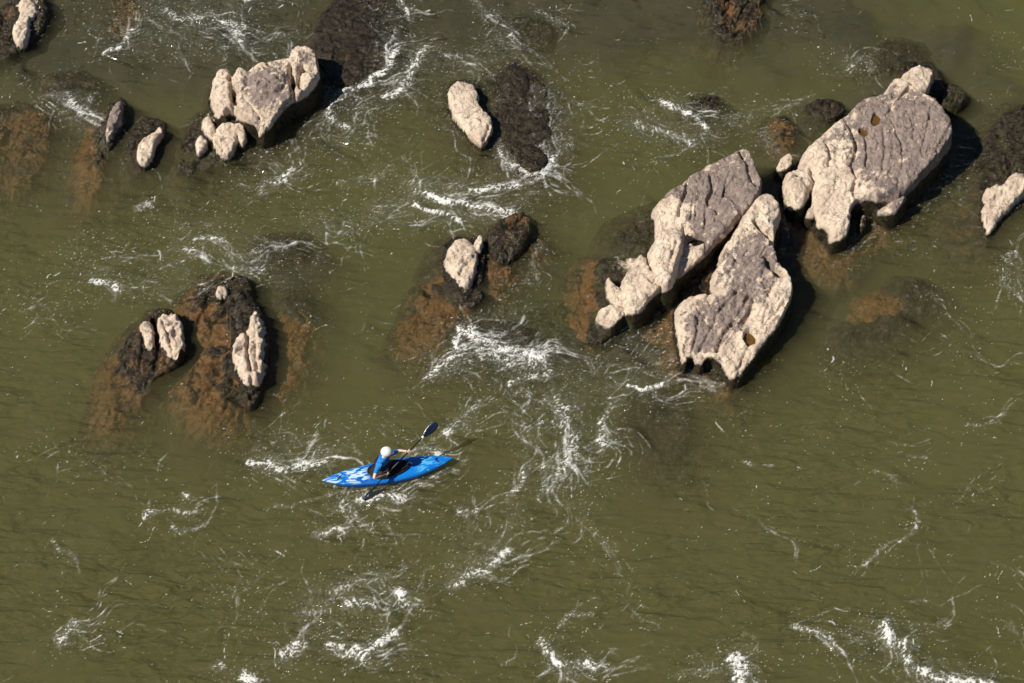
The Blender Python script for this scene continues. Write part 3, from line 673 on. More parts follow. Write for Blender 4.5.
fr = .025
fx = np.arange(-15.5, 15.5, fr); fy = np.arange(-11.2, 14.2, fr)
FX, FY = np.meshgrid(fx, fy)
FD = foam_density(FX, FY)
FR = np.clip(rapid_map(FD, fr, .35) * 1.9, 0, 1)

# water sheet, with the box of murky water below it
wx_ = np.concatenate([[-120, -70, -40, -26, -19], np.arange(-15.48, 15.4, .055), [19, 26, 40, 70, 120]])
wy_ = np.concatenate([[-90, -50, -28, -16], np.arange(-11.18, 14.1, .055), [19, 30, 60, 120]])
WX, WY = np.meshgrid(wx_, wy_)
def lookup(F, X, Y):
    j = np.clip(((X - fx[0]) / fr).round().astype(int), 0, len(fx) - 1); i = np.clip(((Y - fy[0]) / fr).round().astype(int), 0, len(fy) - 1)
    v = F[i, j]
    edge = (X < fx[0] - .1) | (X > fx[-1] + .1) | (Y < fy[0] - .1) | (Y > fy[-1] + .1)
    return np.where(edge, 0, v)
WR = lookup(FR, WX, WY)
WZ = waves(WX, WY, WR)
clear = np.zeros(WX.shape)
for (px, py, rx, ry, a) in ((100, 0, 420, 190, 1), (480, 0, 330, 130, .9), (900, 40, 330, 190, 1), (560, 310, 190, 75, 1), (700, 300, 190, 120, .9), (240, 330, 110, 110, .9), (640, 420, 90, 60, .7), (880, 310, 130, 70, .8), (290, 250, 90, 40, .7), (430, 300, 90, 80, .7), (1020, 683, 130, 120, .5)):
    clear = np.maximum(clear, a * splat(WX, WY, px, py, rx, ry))
WS = np.clip(1 - 1.15 * clear + .25 * fbm(WX * .35, WY * .5, 651, 3), 0, 1)
me = grid_mesh('water', WX, WY, WZ, None, dict(rapid=WR, silt=WS))
# close it: walls and floor far outside the frame
bm = bmesh.new(); bm.from_mesh(me)
be = [e for e in bm.edges if e.is_boundary]
r_ = bmesh.ops.extrude_edge_only(bm, edges=be)
nv = [g for g in r_['geom'] if isinstance(g, bmesh.types.BMVert)]
for v in nv: v.co.z = -5.0
ne = [g for g in r_['geom'] if isinstance(g, bmesh.types.BMEdge)]
bmesh.ops.contextual_create(bm, geom=[e for e in bm.edges if e.is_boundary])
bmesh.ops.recalc_face_normals(bm, faces=bm.faces)
top = max(bm.faces, key=lambda f: f.calc_center_median().z)
if top.normal.z < 0: bmesh.ops.reverse_faces(bm, faces=bm.faces)
bm.to_mesh(me); bm.free()

t = NT('murky_water'); P = t.pos()
rap = t.attr('rapid')
nA = t.noise(t.scalev(P, (.55, 2.2, 1), (0, 0, R(-14))), 1.5, 2.5, .45, .9)
nB = t.noise(t.scalev(P, (1.0, 2.4, 1), (0, 0, R(-27))), 3.2, 2, .45, .6)
nC = t.noise(P, 14, 2, .5)
hgt = t.math('ADD', t.math('ADD', t.math('MULTIPLY', nA, 1.3), t.math('MULTIPLY', nB, .38)), t.math('MULTIPLY', nC, t.math('ADD', .012, t.math('MULTIPLY', rap, .06))))
bmp = t.bump(hgt, 1.0, t.math('ADD', .05, t.math('MULTIPLY', rap, .10)))
fres = t.n('Fresnel', None, IOR=1.33, Normal=bmp).outputs[0]
tr = t.n('BsdfTransparent', None, Color=(1, 1, 1)).outputs[0]
bmp2 = t.bump(hgt, 1.0, t.math('ADD', t.ramp(t.noise(P, .35, 2, .5, .5), .35, .65, .10, .36), t.math('MULTIPLY', rap, .22)))
si = t.n('BsdfDiffuse', None, Color=(.145, .13, .058), Normal=bmp2).outputs[0]
tr = t.n('MixShader', None, i0=t.math('ADD', t.math('MULTIPLY', t.attr('silt'), .23), t.math('ADD', .045, t.math('MULTIPLY', rap, .04))), i1=tr, i2=si).outputs[0]
gl = t.n('BsdfGlossy', None, Color=(1, 1, 1), Roughness=.10, Normal=bmp).outputs[0]
mx = t.n('MixShader', None, i0=fres, i1=tr, i2=gl).outputs[0]
t.t.links.new(mx, t.out.inputs['Surface'])
DEN = 2.3
sc = t.n('VolumeScatter', None, Color=(.955, .92, .46), Density=.28, Anisotropy=.0).outputs[0]
ab = t.n('VolumeAbsorption', None, Color=(.37, .43, .07), Density=.60).outputs[0]
ad = t.n('AddShader', None, i0=sc, i1=ab).outputs[0]
t.t.links.new(ad, t.out.inputs['Volume'])
tag(add('water', me, t.m), kind='structure')

# ------------------------------------------------------------------ foam
th = R(20)
w1 = fbm(FX * .55, FY * .55, 701, 3); w2 = fbm(FX * .55 + 50, FY * .55 + 9, 703, 3)
qx = FX + w1 * 1.1; qy = FY + w2 * 1.1
U = qx * math.cos(th) + qy * math.sin(th); V = -qx * math.sin(th) + qy * math.cos(th)
r1 = uniformise(ridged(U * 1.5, V * 2.7, 711, 3, .6))
r2 = uniformise(ridged(U * 4.2 + 9, V * 6.5, 721, 3, .6))
r3 = uniformise(ridged(FX * 9 + w1 * 3, FY * 10 + w2 * 3, 725, 2, .6))
fn = fbm(FX * 13, FY * 13, 731, 2, .6)
big = fbm(FX * .28, FY * .28, 741, 2)
core = uniformise(.30 * r1 + .34 * r2 + .36 * r3 + .10 * fn)
cov = np.clip(np.maximum(FD, FR * .55), 0, 1.2)
lace = np.maximum(sstep(.74, .97, r2) * (.35 + .65 * r3), .9 * sstep(.80, .97, r1) * (.3 + .7 * r3))
lace = np.maximum(lace, .7 * sstep(.82, .99, r3))
rng = np.random.default_rng(5)
TH = np.zeros(FX.shape, np.float32)
def ang_field(x, y):
    return fbm(x * .8, y * .8, 811, 2) * 1.9 + fbm(x * 2.0, y * 2.0, 815, 2) * .45
def stamp(px_, py_, val):
    u_ = (px_ - fx[0]) / fr; v_ = (py_ - fy[0]) / fr
    i0 = np.floor(u_).astype(int); j0 = np.floor(v_).astype(int)
    ok = (i0 > 0) & (j0 > 0) & (i0 < len(fx) - 2) & (j0 < len(fy) - 2)
    u_, v_, i0, j0, val = u_[ok] - i0[ok], v_[ok] - j0[ok], i0[ok], j0[ok], val[ok]
    for dj in (0, 1):
        for di in (0, 1):
            np.add.at(TH, (j0 + dj, i0 + di), val * (u_ if di else 1 - u_) * (v_ if dj else 1 - v_))
starts = []
for (pts, w, st_) in S:
    W = [Vector((*at(px, py, 0), 0)) for px, py in pts]
    if len(W) < 2: continue
    for a, b in zip(W[:-1], W[1:]):
        L_ = (b - a).length; wm = w * PXM * 1.1
        n = int(1.5 + 62 * L_ * (wm + .07) * st_)
        for _ in range(n):
            p = a.lerp(b, rng.random())
            nr = Vector((-(b - a).y, (b - a).x, 0)).normalized() * rng.normal(0, wm * .75)
            starts.append((p.x + nr.x, p.y + nr.y, math.atan2(b.y - a.y, b.x - a.x) + rng.normal(0, .16), rng.uniform(.12, .8) * (.4 + .6 * min(1, st_)), rng.uniform(.3, 1.0) ** 2 * 2.4))
for _ in range(900):
    x = rng.uniform(-14, 14); y = rng.uniform(-10, 13)
    starts.append((x, y, R(rng.choice([8, 25, 40])) + rng.normal(0, .3), rng.uniform(.05, .32), rng.uniform(.15, .8)))
st = np.array(starts)
X_, Y_, A_, B_, L_ = st.T
K = 90
a0 = ang_field(X_, Y_)
for k in range(K):
    f = k / (K - 1)
    env = math.sin(math.pi * f) ** .6
    br = np.clip(.55 + 1.1 * noise2(X_ * 5 + 7, Y_ * 5 + B_ * 30, 821), 0, 1.3)
    stamp(X_, Y_, (B_ * env * br * np.minimum(1, L_ / K / fr * 1.5)).astype(np.float32))
    an = A_ + (ang_field(X_, Y_) - a0) * 1.3
    X_ = X_ + np.cos(an) * L_ / K; Y_ = Y_ + np.sin(an) * L_ / K
TH = 1 - np.exp(-1.05 * (.62 * TH + .70 * blur(TH, 1, 1)))
alpha = lace * sstep(.25, .95, cov) * .45
alpha = np.maximum(alpha, TH * (.60 + .45 * r3))
alpha = np.maximum(alpha, sstep(0, .5, core - (1.0 - .70 * FD ** 1.6)) * np.clip(.25 + FD * .75, 0, 1))
alpha = np.maximum(alpha, .34 * sstep(.15, .9, FD) * (.6 + .6 * fn))
alpha = np.maximum(alpha, .15 * sstep(.15, .7, FR) * (.25 + .75 * r1))
# drifting flecks everywhere, thicker near the rapids
h1, h2, hv = cells(U * 5.5, V * 8.0, 751)
hw = fbm(FX * 1.1, FY * 1.1, 761, 3)
fl = (1 - sstep(.03, .17, h1)) * (hv > .93 - .22 * np.clip(FR * 2.5 + hw * .7, 0, 1)) * sstep(-.25, .3, hw + FR)
h1b, _, hvb = cells(FX * 11, FY * 15, 771)
fl2 = (1 - sstep(.05, .30, h1b)) * (hvb > .99 - .30 * np.clip(FR * 2.0 + hw * .4, 0, 1) ** 1.2)
alpha = np.maximum(alpha, np.maximum(fl * .75, fl2 * .5))
FZ = waves(FX, FY, FR) + .014 + alpha * .02 + np.clip(FD - .8, 0, 1) * .10 * (.6 + fn) * alpha
am = np.maximum.reduce([alpha[:-1, :-1], alpha[1:, :-1], alpha[:-1, 1:], alpha[1:, 1:]])
fme = grid_mesh('foam', FX, FY, FZ, am > .03, dict(cover=alpha))
t = NT('white_foam'); P = t.pos()
cv = t.attr('cover')
n = t.noise(P, 26, 3, .65); 
a_ = t.math('MULTIPLY', cv, t.ramp(n, .25, .65, .55, 1.1))
a_ = t.ramp(a_, .03, 1.05)
df = t.n('BsdfPrincipled', None, Roughness=.75, Normal=t.bump(t.noise(P, 18, 4, .7), .6, .03))
t.set(df.inputs['Base Color'], (.80, .80, .78)); t.set(df.inputs['Alpha'], a_)
t.t.links.new(df.outputs[0], t.out.inputs[0])
tag(add('foam', fme, t.m), 'white foam threads and broken wave crests drifting on the green brown river', 'foam', kind='stuff')

# ------------------------------------------------------------------ rain pools in the slabs
def pool(rock, spec, zoff, mat):
    x, y, a, b2, dp, rot = spec
    bm = bmesh.new(); vs = []
    z = zoff
    for i in range(28):
        an = i / 28 * 2 * math.pi
        lx, ly = math.cos(an) * a * 1.1, math.sin(an) * b2 * 1.1
        vs.append(bm.verts.new((x + lx * math.cos(rot) - ly * math.sin(rot), y + lx * math.sin(rot) + ly * math.cos(rot), z)))
    c = bm.verts.new((x, y, z))
    for i in range(28): bm.faces.new((vs[i], vs[(i + 1) % 28], c))
    bmesh.ops.recalc_face_normals(bm, faces=bm.faces)
    m = bpy.data.meshes.new('rain_pool'); bm.to_mesh(m); bm.free()
    m.transform(Matrix.Translation(-rock.location))
    o = add('rain_pool', m, mat, rock)
    return o
t = NT('pool_water'); P = t.pos()
bs = t.n('BsdfPrincipled', None, Roughness=.04); t.set(bs.inputs['Base Color'], t.mix(t.ramp(t.noise(P, 9, 3), .35, .65), (.075, .042, .010), (.13, .075, .018)))
t.t.links.new(bs.outputs[0], t.out.inputs[0]); POOLW = t.m
t = NT('deep_pool_water')
bs = t.n('BsdfPrincipled', None, Roughness=.04); t.set(bs.inputs['Base Color'], (.012, .012, .010))
t.t.links.new(bs.outputs[0], t.out.inputs[0]); DEEPW = t.m
def plane_z(specs, h, g, c, s): return h + g[0] * (s[0] - c[0]) + g[1] * (s[1] - c[1])
def field_z(idx, s):
    x0, x1, y0, y1, Z, res = ROCK_FIELDS[idx]
    j = int((s[0] - x0) / res); i = int((s[1] - y0) / res)
    return float(np.median(Z[i - 2:i + 3, j - 2:j + 3]))
def rim_z(idx, s, back):
    x0, x1, y0, y1, Z, res = ROCK_FIELDS[idx]
    v = []
    for k in range(24):
        a = k / 24 * 2 * math.pi
        v.append(Z[int((s[1] + math.sin(a) * s[3] * 1.35 - y0) / res), int((s[0] + math.cos(a) * s[2] * 1.35 - x0) / res)])
    return float(np.percentile(v, 15)) - back
for s in A_pools: pool(A, s, rim_z(0, s, .05), POOLW)['label'] = 'brown rain pool'
for s in B_pools: pool(B, s, rim_z(1, s, .10), DEEPW)['label'] = 'dark pothole water'
for s in C_pools: pool(Cc, s, rim_z(2, s, .08), POOLW)['label'] = 'brown rain pool'

# ------------------------------------------------------------------ kayak, paddler, paddle
def simple(name, colr, rough=.5, spec=.5, noise=0.0):
    t = NT(name); bs = t.n('BsdfPrincipled', None, Roughness=rough)
    t.set(bs.inputs['Specular IOR Level'], spec)
    tc = t.n('TexCoord').outputs['Object']
    c2 = tuple(v * (1 - noise) for v in colr)
    t.set(bs.inputs['Base Color'], t.mix(t.ramp(t.noise(tc, 14, 3), .35, .65), c2, colr))
    t.set(bs.inputs['Normal'], t.bump(t.noise(tc, 30, 3), .25, .01))
    t.t.links.new(bs.outputs[0], t.out.inputs[0]); return t.m
def mesh_from(verts, faces, name, smooth=True):
    me = bpy.data.meshes.new(name); me.from_pydata([tuple(v) for v in verts], [], faces); me.update()
    bm = bmesh.new(); bm.from_mesh(me); bmesh.ops.recalc_face_normals(bm, faces=bm.faces); bm.to_mesh(me); bm.free()
    for p in me.polygons: p.use_smooth = smooth
    return me
def tube(pts, rad, name, n=10, closed=False, flat=1.0):
    pts = [Vector(p) for p in pts]; V = []; F = []; m = len(pts)
    for i, p in enumerate(pts):
        a = pts[(i - 1) % m] if (closed or i > 0) else p; b = pts[(i + 1) % m] if (closed or i < m - 1) else p
        d = (b - a).normalized(); u = d.cross(Vector((0, 0, 1)))
        if u.length < 1e-3: u = Vector((1, 0, 0))
        u.normalize(); v = d.cross(u); r = rad[i] if isinstance(rad, (list, tuple)) else rad
        for k in range(n):
            an = 2 * math.pi * k / n; V.append(p + u * math.cos(an) * r + v * math.sin(an) * r * flat)
    for i in range(m if closed else m - 1):
        for k in range(n):
            a = i * n + k; b = i * n + (k + 1) % n; c = ((i + 1) % m) * n + (k + 1) % n; d = ((i + 1) % m) * n + k
            F.append((a, b, c, d))
    if not closed: F.append(tuple(range(n))); F.append(tuple((m - 1) * n + k for k in range(n)))
    return mesh_from(V, F, name)

stern = at3(322.5, 481.8, .17); bow = at3(452.5, 457.0, .27)
KC = (stern + bow) / 2; KC.z = 0
KYAW = math.atan2(bow.y - stern.y, bow.x - stern.x)
KL = math.hypot(bow.x - stern.x, bow.y - stern.y) / 2
kayak = bpy.data.objects.new('kayak', None); col.objects.link(kayak)
kayak.location = KC; kayak.rotation_euler = (R(-3), 0, KYAW)
tag(kayak, 'blue whitewater kayak with white and cyan swirls on its deck, crossing the current', 'kayak')
def kprof(s):
    a = abs(s)
    b = .315 * max(0, 1 - a ** 2.2) ** .85 * (1.0 if s > 0 else .97)
    keel = -.10 + .30 * a ** 3.2
    sheer = .11 + .11 * a ** 2.4
    crown = .10 * (1 - a ** 3) * (1.12 if s > 0 else .8) + .006
    return b, keel, sheer, crown
def deck_z(x, y):
    b, keel, sheer, crown = kprof(x / KL)
    return sheer + crown * math.sqrt(max(0, 1 - min(1, abs(y) / max(b, .01)) ** 2.6))
NS, NR = 61, 40
V = []; F = []
for i in range(NS):
    s = -math.cos(math.pi * i / (NS - 1)) * .999
    b, keel, sheer, crown = kprof(s); b = max(b, .012)
    for k in range(NR):
        an = 2 * math.pi * k / NR; c_, s_ = math.cos(an), math.sin(an)
        y = b * math.copysign(abs(c_) ** .85, c_)
        z = sheer + crown * abs(s_) ** .85 if s_ >= 0 else sheer - (sheer - keel) * abs(s_) ** .75
        V.append((s * KL, y, z))
for i in range(NS - 1):
    for k in range(NR):
        F.append((i * NR + k, i * NR + (k + 1) % NR, (i + 1) * NR + (k + 1) % NR, (i + 1) * NR + k))
F.append(tuple(range(NR))); F.append(tuple((NS - 1) * NR + k for k in range(NR)))
t = NT('kayak_shell'); tc = t.n('TexCoord').outputs['Object']
sx = t.n('SeparateXYZ', None, Vector=tc).outputs
ns = t.noise(t.scalev(tc, (1.6, 5, 1)), 2.2, 3, .5, 1.6)
up = t.ramp(sx[2], .15, .20)
aft = t.ramp(t.math('MULTIPLY', sx[0], -1.0), .35, .6)
fwd = t.ramp(sx[0], .55, .85)
m1 = t.math('MULTIPLY', t.math('MULTIPLY', t.ramp(ns, .50, .56), up), aft)
m2 = t.math('MULTIPLY', t.math('MULTIPLY', t.ramp(ns, .52, .60), up), t.math('MULTIPLY', fwd, .75))
c = t.mix(t.ramp(t.noise(tc, 2.0, 2), .3, .7), (.003, .12, .52), (.006, .20, .68))
c = t.mix(m1, c, (.55, .74, .85)); c = t.mix(m2, c, (.12, .52, .82))
bs = t.n('BsdfPrincipled', None, Roughness=.28); t.set(bs.inputs['Base Color'], c)
t.t.links.new(bs.outputs[0], t.out.inputs[0])
add('hull', mesh_from(V, F, 'hull'), t.m, kayak)
BLACK = simple('black_plastic', (.012, .012, .014), .4); NEO = simple('neoprene', (.022, .017, .016), .7, .3, .3)
# cockpit rim and spray deck
CX, CA, CB = .03, .50, .235
rim = []
for k in range(48):
    an = 2 * math.pi * k / 48; x = CX + CA * math.cos(an); y = CB * math.sin(an) * (1 - .18 * math.cos(an))
    rim.append((x, y, deck_z(x, y) + .035))
add('cockpit_rim', tube(rim, .017, 'cockpit_rim', 8, True), BLACK, kayak)
V = []; F = []; nr = 9
for j in range(nr):
    f = 1 - j / nr
    for k in range(48):
        x = CX + (rim[k][0] - CX) * f - .12 * (1 - f); y = rim[k][1] * f
        zc = .265 + .09 * math.exp(-((x + .12) / .2) ** 2)
        V.append((x, y, rim[k][2] * f ** 2 + zc * (1 - f ** 2) + .008 * math.sin(k * 1.7 + j)))
V.append((CX - .12, 0, .355))
for j in range(nr - 1):
    for k in range(48):
        F.append((j * 48 + k, j * 48 + (k + 1) % 48, (j + 1) * 48 + (k + 1) % 48, (j + 1) * 48 + k))
for k in range(48): F.append(((nr - 1) * 48 + k, (nr - 1) * 48 + (k + 1) % 48, nr * 48))
add('spray_deck', mesh_from(V, F, 'spray_deck'), NEO, kayak)
pl = add('pull_tab', tube([(CX + .43, .0, deck_z(CX + .43, 0) + .05), (CX + .50, .02, deck_z(CX + .5, 0) + .085), (CX + .56, 0, deck_z(CX + .56, 0) + .03)], .012, 'pull_tab', 6), simple('webbing', (.65, .65, .62)), kayak)
for sgn in (-1, 1):
    pts = []
    for k in range(9):
        a = k / 8 * math.pi; x = sgn * (KL - .34 - .07 * math.sin(a)); y = -.05 * math.cos(a)
        pts.append((x, y, deck_z(x, y) + .035 * math.sin(a) + .004))
    add('grab_handle', tube(pts, .011, 'grab_handle', 6), BLACK, kayak)
for sgn in (-1, 1):
    pts = [(x, sgn * (kprof(x / KL)[0] + .001), kprof(x / KL)[2] + .004) for x in np.linspace(-KL * .93, KL * .93, 40)]
    add('seam_strip', tube(pts, .007, 'seam_strip', 6), simple('seam_blue', (.004, .05, .22)), kayak)

# paddle
def pz(px): return .41 + (px - 387.3) * .0129
def ppy(px): return 473.5 + (px - 387.3) * (451.3 - 473.5) / (409 - 387.3)
def pp(px): return at3(px, ppy(px), pz(px))
p_lo, p_hi = pp(363.5), pp(435.5)
mid = (p_lo + p_hi) / 2
paddle = bpy.data.objects.new('paddle', None); col.objects.link(paddle); paddle.location = mid
tag(paddle, 'black double bladed paddle held across the blue kayak, lower blade cutting the water', 'paddle')
ax = (p_hi - p_lo).normalized(); half = (p_hi - p_lo).length / 2
add('shaft', tube([-ax * half * .86, ax * half * .86], .016, 'shaft', 12), BLACK, paddle)
def blade(sgn, mat, nrm):
    u = ax * sgn; nrm = (nrm - u * nrm.dot(u)).normalized(); w_ = u.cross(nrm)
    V = []; F = []; n = 14
    for i in range(n + 1):
        f = i / n; x = half * .80 + f * (half * .20 + .10) ; x = half - .40 + f * .44
        wd = .10 * (math.sin(math.pi * min(1, f * .93 + .03)) ** .55) * (.75 + .45 * f)
        if i == 0: wd = .018
        cu = .03 * (f - .5) ** 2 * 4
        for k, q in enumerate((-1, -.5, 0, .5, 1)):
            th_ = .012 if k == 2 else .005
            V.append(u * x + w_ * wd * q + nrm * (cu + .012 * q * q + th_))
        for k, q in enumerate((-1, -.5, 0, .5, 1)):
            V.append(u * x + w_ * wd * q + nrm * (cu + .012 * q * q - .004))
    for i in range(n):
        a = i * 10; b = a + 10
        for k in range(4):
            F.append((a + k, a + k + 1, b + k + 1, b + k)); F.append((a + 5 + k, b + 5 + k, b + 6 + k, a + 6 + k))
        F.append((a, b, b + 5, a + 5)); F.append((a + 4, a + 9, b + 9, b + 4))
    F.append((0, 5, 6, 7, 8, 9, 4, 3, 2, 1)); e = n * 10; F.append((e, e + 1, e + 2, e + 3, e + 4, e + 9, e + 8, e + 7, e + 6, e + 5))
    return add('blade', mesh_from(V, F, 'blade'), mat, paddle)
CARB = simple('dark_blade', (.010, .016, .045), .22, .6)
blade(1, CARB, Vector((.3, -.55, .75))); blade(-1, CARB, Vector((.9, .4, .1)))
cc = half - .42
add('blade_collar', tube([ax * (cc - .03), ax * (cc + .03)], .032, 'blade_collar', 10), simple('white_collar', (.8, .8, .8)), paddle)

# paddler
HR = pp(387.3); HL = pp(409.0)
root = at3(383, 472, .10)
person = bpy.data.objects.new('person', None); col.objects.link(person); person.location = root
tag(person, 'kayaker in white helmet, bright blue top and dark vest, reaching with both arms to paddle', 'person')
def skin_mesh(name, chains, sub=2):
    """chains: list of [(pos, radius or (rx, ry))...]; a string joins a chain to an earlier named vertex"""
    V = []; E = []; RR = []; roots = []; names = {}
    for ch in chains:
        prev = None
        for k, it in enumerate(ch):
            if isinstance(it, str): prev = names[it]; continue
            p, r = it[0], it[1]
            V.append(p - root); RR.append(r if isinstance(r, tuple) else (r, r)); idx = len(V) - 1
            if len(it) > 2: names[it[2]] = idx
            if prev is not None: E.append((prev, idx))
            else: roots.append(idx)
            prev = idx
    me = bpy.data.meshes.new(name); me.from_pydata([tuple(v) for v in V], E, []); me.update()
    o = bpy.data.objects.new(name, me); col.objects.link(o)
    o.modifiers.new('s', 'SKIN'); sk = me.skin_vertices[0].data if me.skin_vertices else None
    if sk is None:
        bm = bmesh.new(); bm.from_mesh(me); bm.verts.layers.skin.verify(); bm.to_mesh(me); bm.free(); sk = me.skin_vertices[0].data
    for i, r in enumerate(RR): sk[i].radius = r; sk[i].use_root = i in roots
    m_ = o.modifiers.new('d', 'SUBSURF'); m_.levels = sub; m_.render_levels = sub
    dg = bpy.context.evaluated_depsgraph_get(); dg.update()
    nm = bpy.data.meshes.new_from_object(o.evaluated_get(dg)); nm.name = name
    for p in nm.polygons: p.use_smooth = True
    bpy.data.objects.remove(o); nm.materials.clear()
    return nm
fwd3 = Vector((math.cos(KYAW), math.sin(KYAW), 0))
left3 = Vector((-math.sin(KYAW), math.cos(KYAW), 0))
pel = at3(382.5, 471.5, .14); wai = at3(382, 467.5, .34); che = at3(382.5, 462.5, .56); upc = at3(383.3, 459, .70)
nek = at3(385, 456, .80); hed = at3(387, 452.6, .94)
shR = at3(379.5, 463.8, .68); elR = at3(373.6, 478.2, .56); shL = at3(387.6, 454.3, .72); elL = at3(398.5, 450.6, .62)
def lerp(a, b, f): return a + (b - a) * f
def arm(sh, el, ha, nm):
    d = (ha - el).normalized(); wr = ha - d * .075
    return [(lerp(sh, el, .0), .060, nm), (lerp(sh, el, .5), .050), (el, .042), (lerp(el, wr, .4), .040), (wr, (.027, .025)), (ha - d * .045, (.036, .026)), (ha - d * .022, (.034, .022))]
def fingers(ha, el):
    out = []
    d = (ha - el).normalized(); back = (-d + ax * d.dot(ax)).normalized(); side = ax.cross(back)
    for sgn, cnt, spread in ((1, 4, 1),):
        for k in range(4):
            off = ax * ((k - 1.5) * .021); L_ = (.92, 1.05, 1.0, .8)[k]
            ch = []
            for j, an in enumerate((0, 55, 115, 175)):
                a = R(an) * (.9 + .1 * L_)
                ch.append((ha + off + back * math.cos(a) * .036 + side * math.sin(a) * .036, .0095 if j < 3 else .0080))
            out.append(ch)
    ch = []
    for j, an in enumerate((-10, -60, -110)):
        a = R(an); ch.append((ha + ax * (.045 - j * .006) + back * math.cos(a) * .036 + side * math.sin(a) * .036, .011 if j < 2 else .009))
    out.append(ch)
    return out
look = (fwd3 * .93 - left3 * .15 - Vector((0, 0, .33))).normalized()
chin = hed + look * .055 + Vector((0, 0, -.075))
chains = [[(pel, (.15, .12), 'p'), (wai, (.135, .10)), (che, (.165, .12), 'c'), (upc, (.15, .10), 'u'), (nek, .052), (lerp(nek, hed, .55), .062), (hed, .088), (hed + Vector((0, 0, .055)), .070)],
          ['u'] + arm(shR, elR, HR + (elR - HR).normalized() * .030, 'r'), ['u'] + arm(shL, elL, HL + (elL - HL).normalized() * .030, 'l'),
          ['p', (pel + fwd3 * .22 - left3 * .10 + Vector((0, 0, .03)), .085), (pel + fwd3 * .48 - left3 * .13 + Vector((0, 0, .04)), .065)],
          ['p', (pel + fwd3 * .22 + left3 * .10 + Vector((0, 0, .03)), .085), (pel + fwd3 * .48 + left3 * .13 + Vector((0, 0, .04)), .065)],
          [(hed + look * .03 - Vector((0, 0, .05)), .055), (chin, .034)],
          [(hed + look * .078 + Vector((0, 0, .008)), .010), (hed + look * .108 - Vector((0, 0, .022)), .014)]]
chains += fingers(HR, elR) + fingers(HL, elL)
SKIN = simple('skin', (.74, .51, .39), .5, .4, .12)
body = add('body', skin_mesh('body', chains), SKIN, person)
JK = simple('blue_top', (.008, .20, .62), .7, .3, .25)
def grow(p, r, g): return (p, tuple(v + g for v in r) if isinstance(r, tuple) else r + g)
jc = [[(wai, (.165, .135), 'w'), (che, (.185, .145)), (upc, (.175, .125), 'u'), (lerp(upc, nek, .75), .075)],
      ['u', (shR, .088), (lerp(shR, elR, .45), .066), (lerp(shR, elR, .78), .056)], ['u', (shL, .088), (lerp(shL, elL, .5), .068), (lerp(shL, elL, .92), .056)]]
add('jacket', skin_mesh('jacket', jc), JK, person)
VST = simple('dark_vest', (.010, .014, .045), .75, .3, .3)
vc = [[(lerp(wai, che, .1), (.205, .195)), (che - fwd3 * .015, (.225, .215)), (upc + fwd3 * .0 - Vector((0, 0, .01)), (.19, .165))]]
add('life_vest', skin_mesh('life_vest', vc), VST, person)
# helmet: a shell with rim, small peak and ear pieces
def ellipsoid(name, c, rx, ry, rz, zmin=-1.0, n=28, m=16, peak=0):
    yaw = math.atan2(look.y, look.x); V = []; F = []
    for j in range(m + 1):
        ph = math.pi / 2 - (math.pi / 2 - math.asin(zmin)) * j / m
        for k in range(n):
            a = 2 * math.pi * k / n
            x, y, z = rx * math.cos(ph) * math.cos(a), ry * math.cos(ph) * math.sin(a), rz * math.sin(ph)
            if z < 0 and math.cos(a) > .45: z *= .25
            if peak and math.cos(a) > .6: x += peak * sstep(.35, -.2, math.sin(ph)) * (math.cos(a) - .6)
            V.append(Vector((x * math.cos(yaw) - y * math.sin(yaw), x * math.sin(yaw) + y * math.cos(yaw), z)) + c - root)
    for j in range(m):
        for k in range(n): F.append((j * n + k, (j + 1) * n + k, (j + 1) * n + (k + 1) % n, j * n + (k + 1) % n))
    return mesh_from(V, F, name)
hc = hed + Vector((0, 0, .035)) - look * .008
helmet = add('helmet', ellipsoid('helmet', hc, .142, .127, .122, -.55, peak=.10), simple('white_shell', (.82, .82, .84), .25), person)
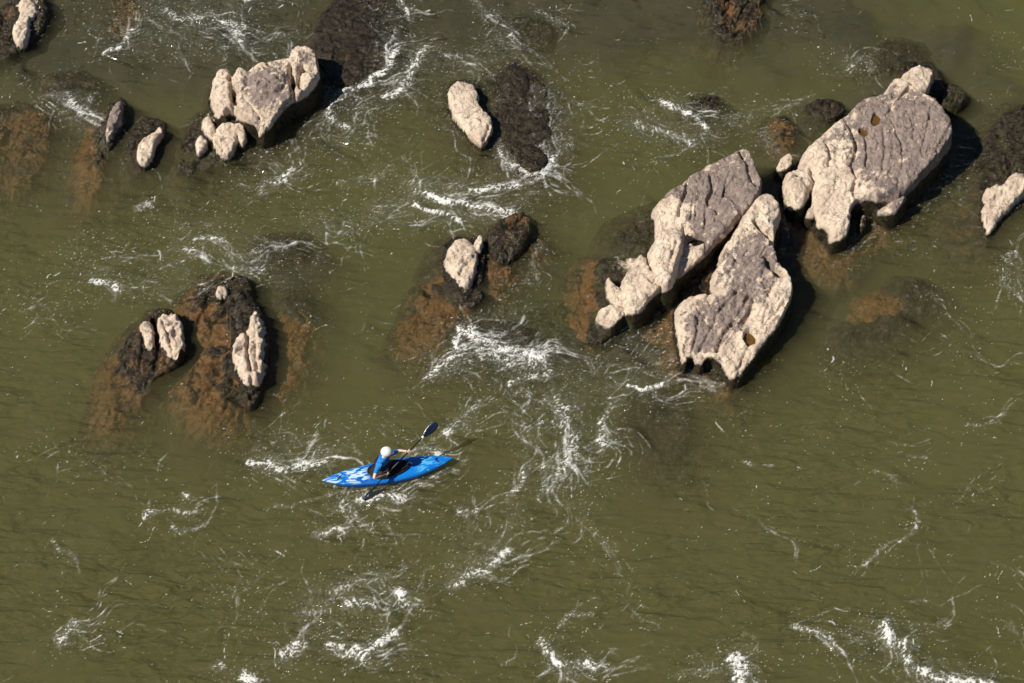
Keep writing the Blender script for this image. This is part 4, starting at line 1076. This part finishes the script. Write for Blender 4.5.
for sg in (-1, 1):
    pts = [hc + left3 * sg * .118 + look * .02 - Vector((0, 0, .03)) - root, hed + left3 * sg * .085 + look * .05 - Vector((0, 0, .085)) - root, chin - Vector((0, 0, .03)) - root]
    add('chin_strap', tube(pts, .008, 'chin_strap', 6), BLACK, person)
    e = hed + look * .080 + left3 * sg * .030 + Vector((0, 0, .010)) - root
    V = []; F = []
    for j in range(7):
        for k in range(10):
            ph = math.pi * j / 6; a = 2 * math.pi * k / 10; V.append(e + Vector((math.sin(ph) * math.cos(a), math.sin(ph) * math.sin(a), math.cos(ph))) * .012)
    for j in range(6):
        for k in range(10): F.append((j * 10 + k, (j + 1) * 10 + k, (j + 1) * 10 + (k + 1) % 10, j * 10 + (k + 1) % 10))
    add('eye', mesh_from(V, F, 'eye'), BLACK, person)

# ------------------------------------------------------------------ light
SUN_EL, SUN_AZ = R(49), R(197)     # azimuth of the sun counter-clockwise from +x
sd = Vector((math.cos(SUN_EL) * math.cos(SUN_AZ), math.cos(SUN_EL) * math.sin(SUN_AZ), math.sin(SUN_EL)))
sl = bpy.data.lights.new('sun', 'SUN'); sl.energy = 5.0; sl.angle = R(.5); sl.color = (1.0, .93, .80)
so = bpy.data.objects.new('sun', sl); col.objects.link(so)
so.rotation_euler = sd.to_track_quat('Z', 'Y').to_euler(); so.location = sd * 60
w = bpy.data.worlds.new('World'); scene.world = w; w.use_nodes = True
nt = w.node_tree; nt.nodes.clear()
sky = nt.nodes.new('ShaderNodeTexSky'); sky.sky_type = 'NISHITA'; sky.sun_disc = False
sky.sun_elevation = SUN_EL; sky.sun_rotation = R(90) - SUN_AZ
sky.air_density = .75; sky.dust_density = .2; sky.ozone_density = 1.2
bg = nt.nodes.new('ShaderNodeBackground'); bg.inputs[1].default_value = .05
wo = nt.nodes.new('ShaderNodeOutputWorld')
nt.links.new(sky.outputs[0], bg.inputs[0]); nt.links.new(bg.outputs[0], wo.inputs[0])

# ------------------------------------------------------------------ render settings
scene.view_settings.view_transform = 'Standard'; scene.view_settings.look = 'None'
scene.view_settings.gamma = 1; scene.view_settings.exposure = 0.14
cy = scene.cycles
cy.use_denoising = True
try: cy.denoiser = 'OPENIMAGEDENOISE'
except Exception: pass
cy.max_bounces = 8; cy.volume_bounces = 2; cy.transparent_max_bounces = 12
cy.diffuse_bounces = 3; cy.glossy_bounces = 3
cy.caustics_reflective = False; cy.caustics_refractive = False
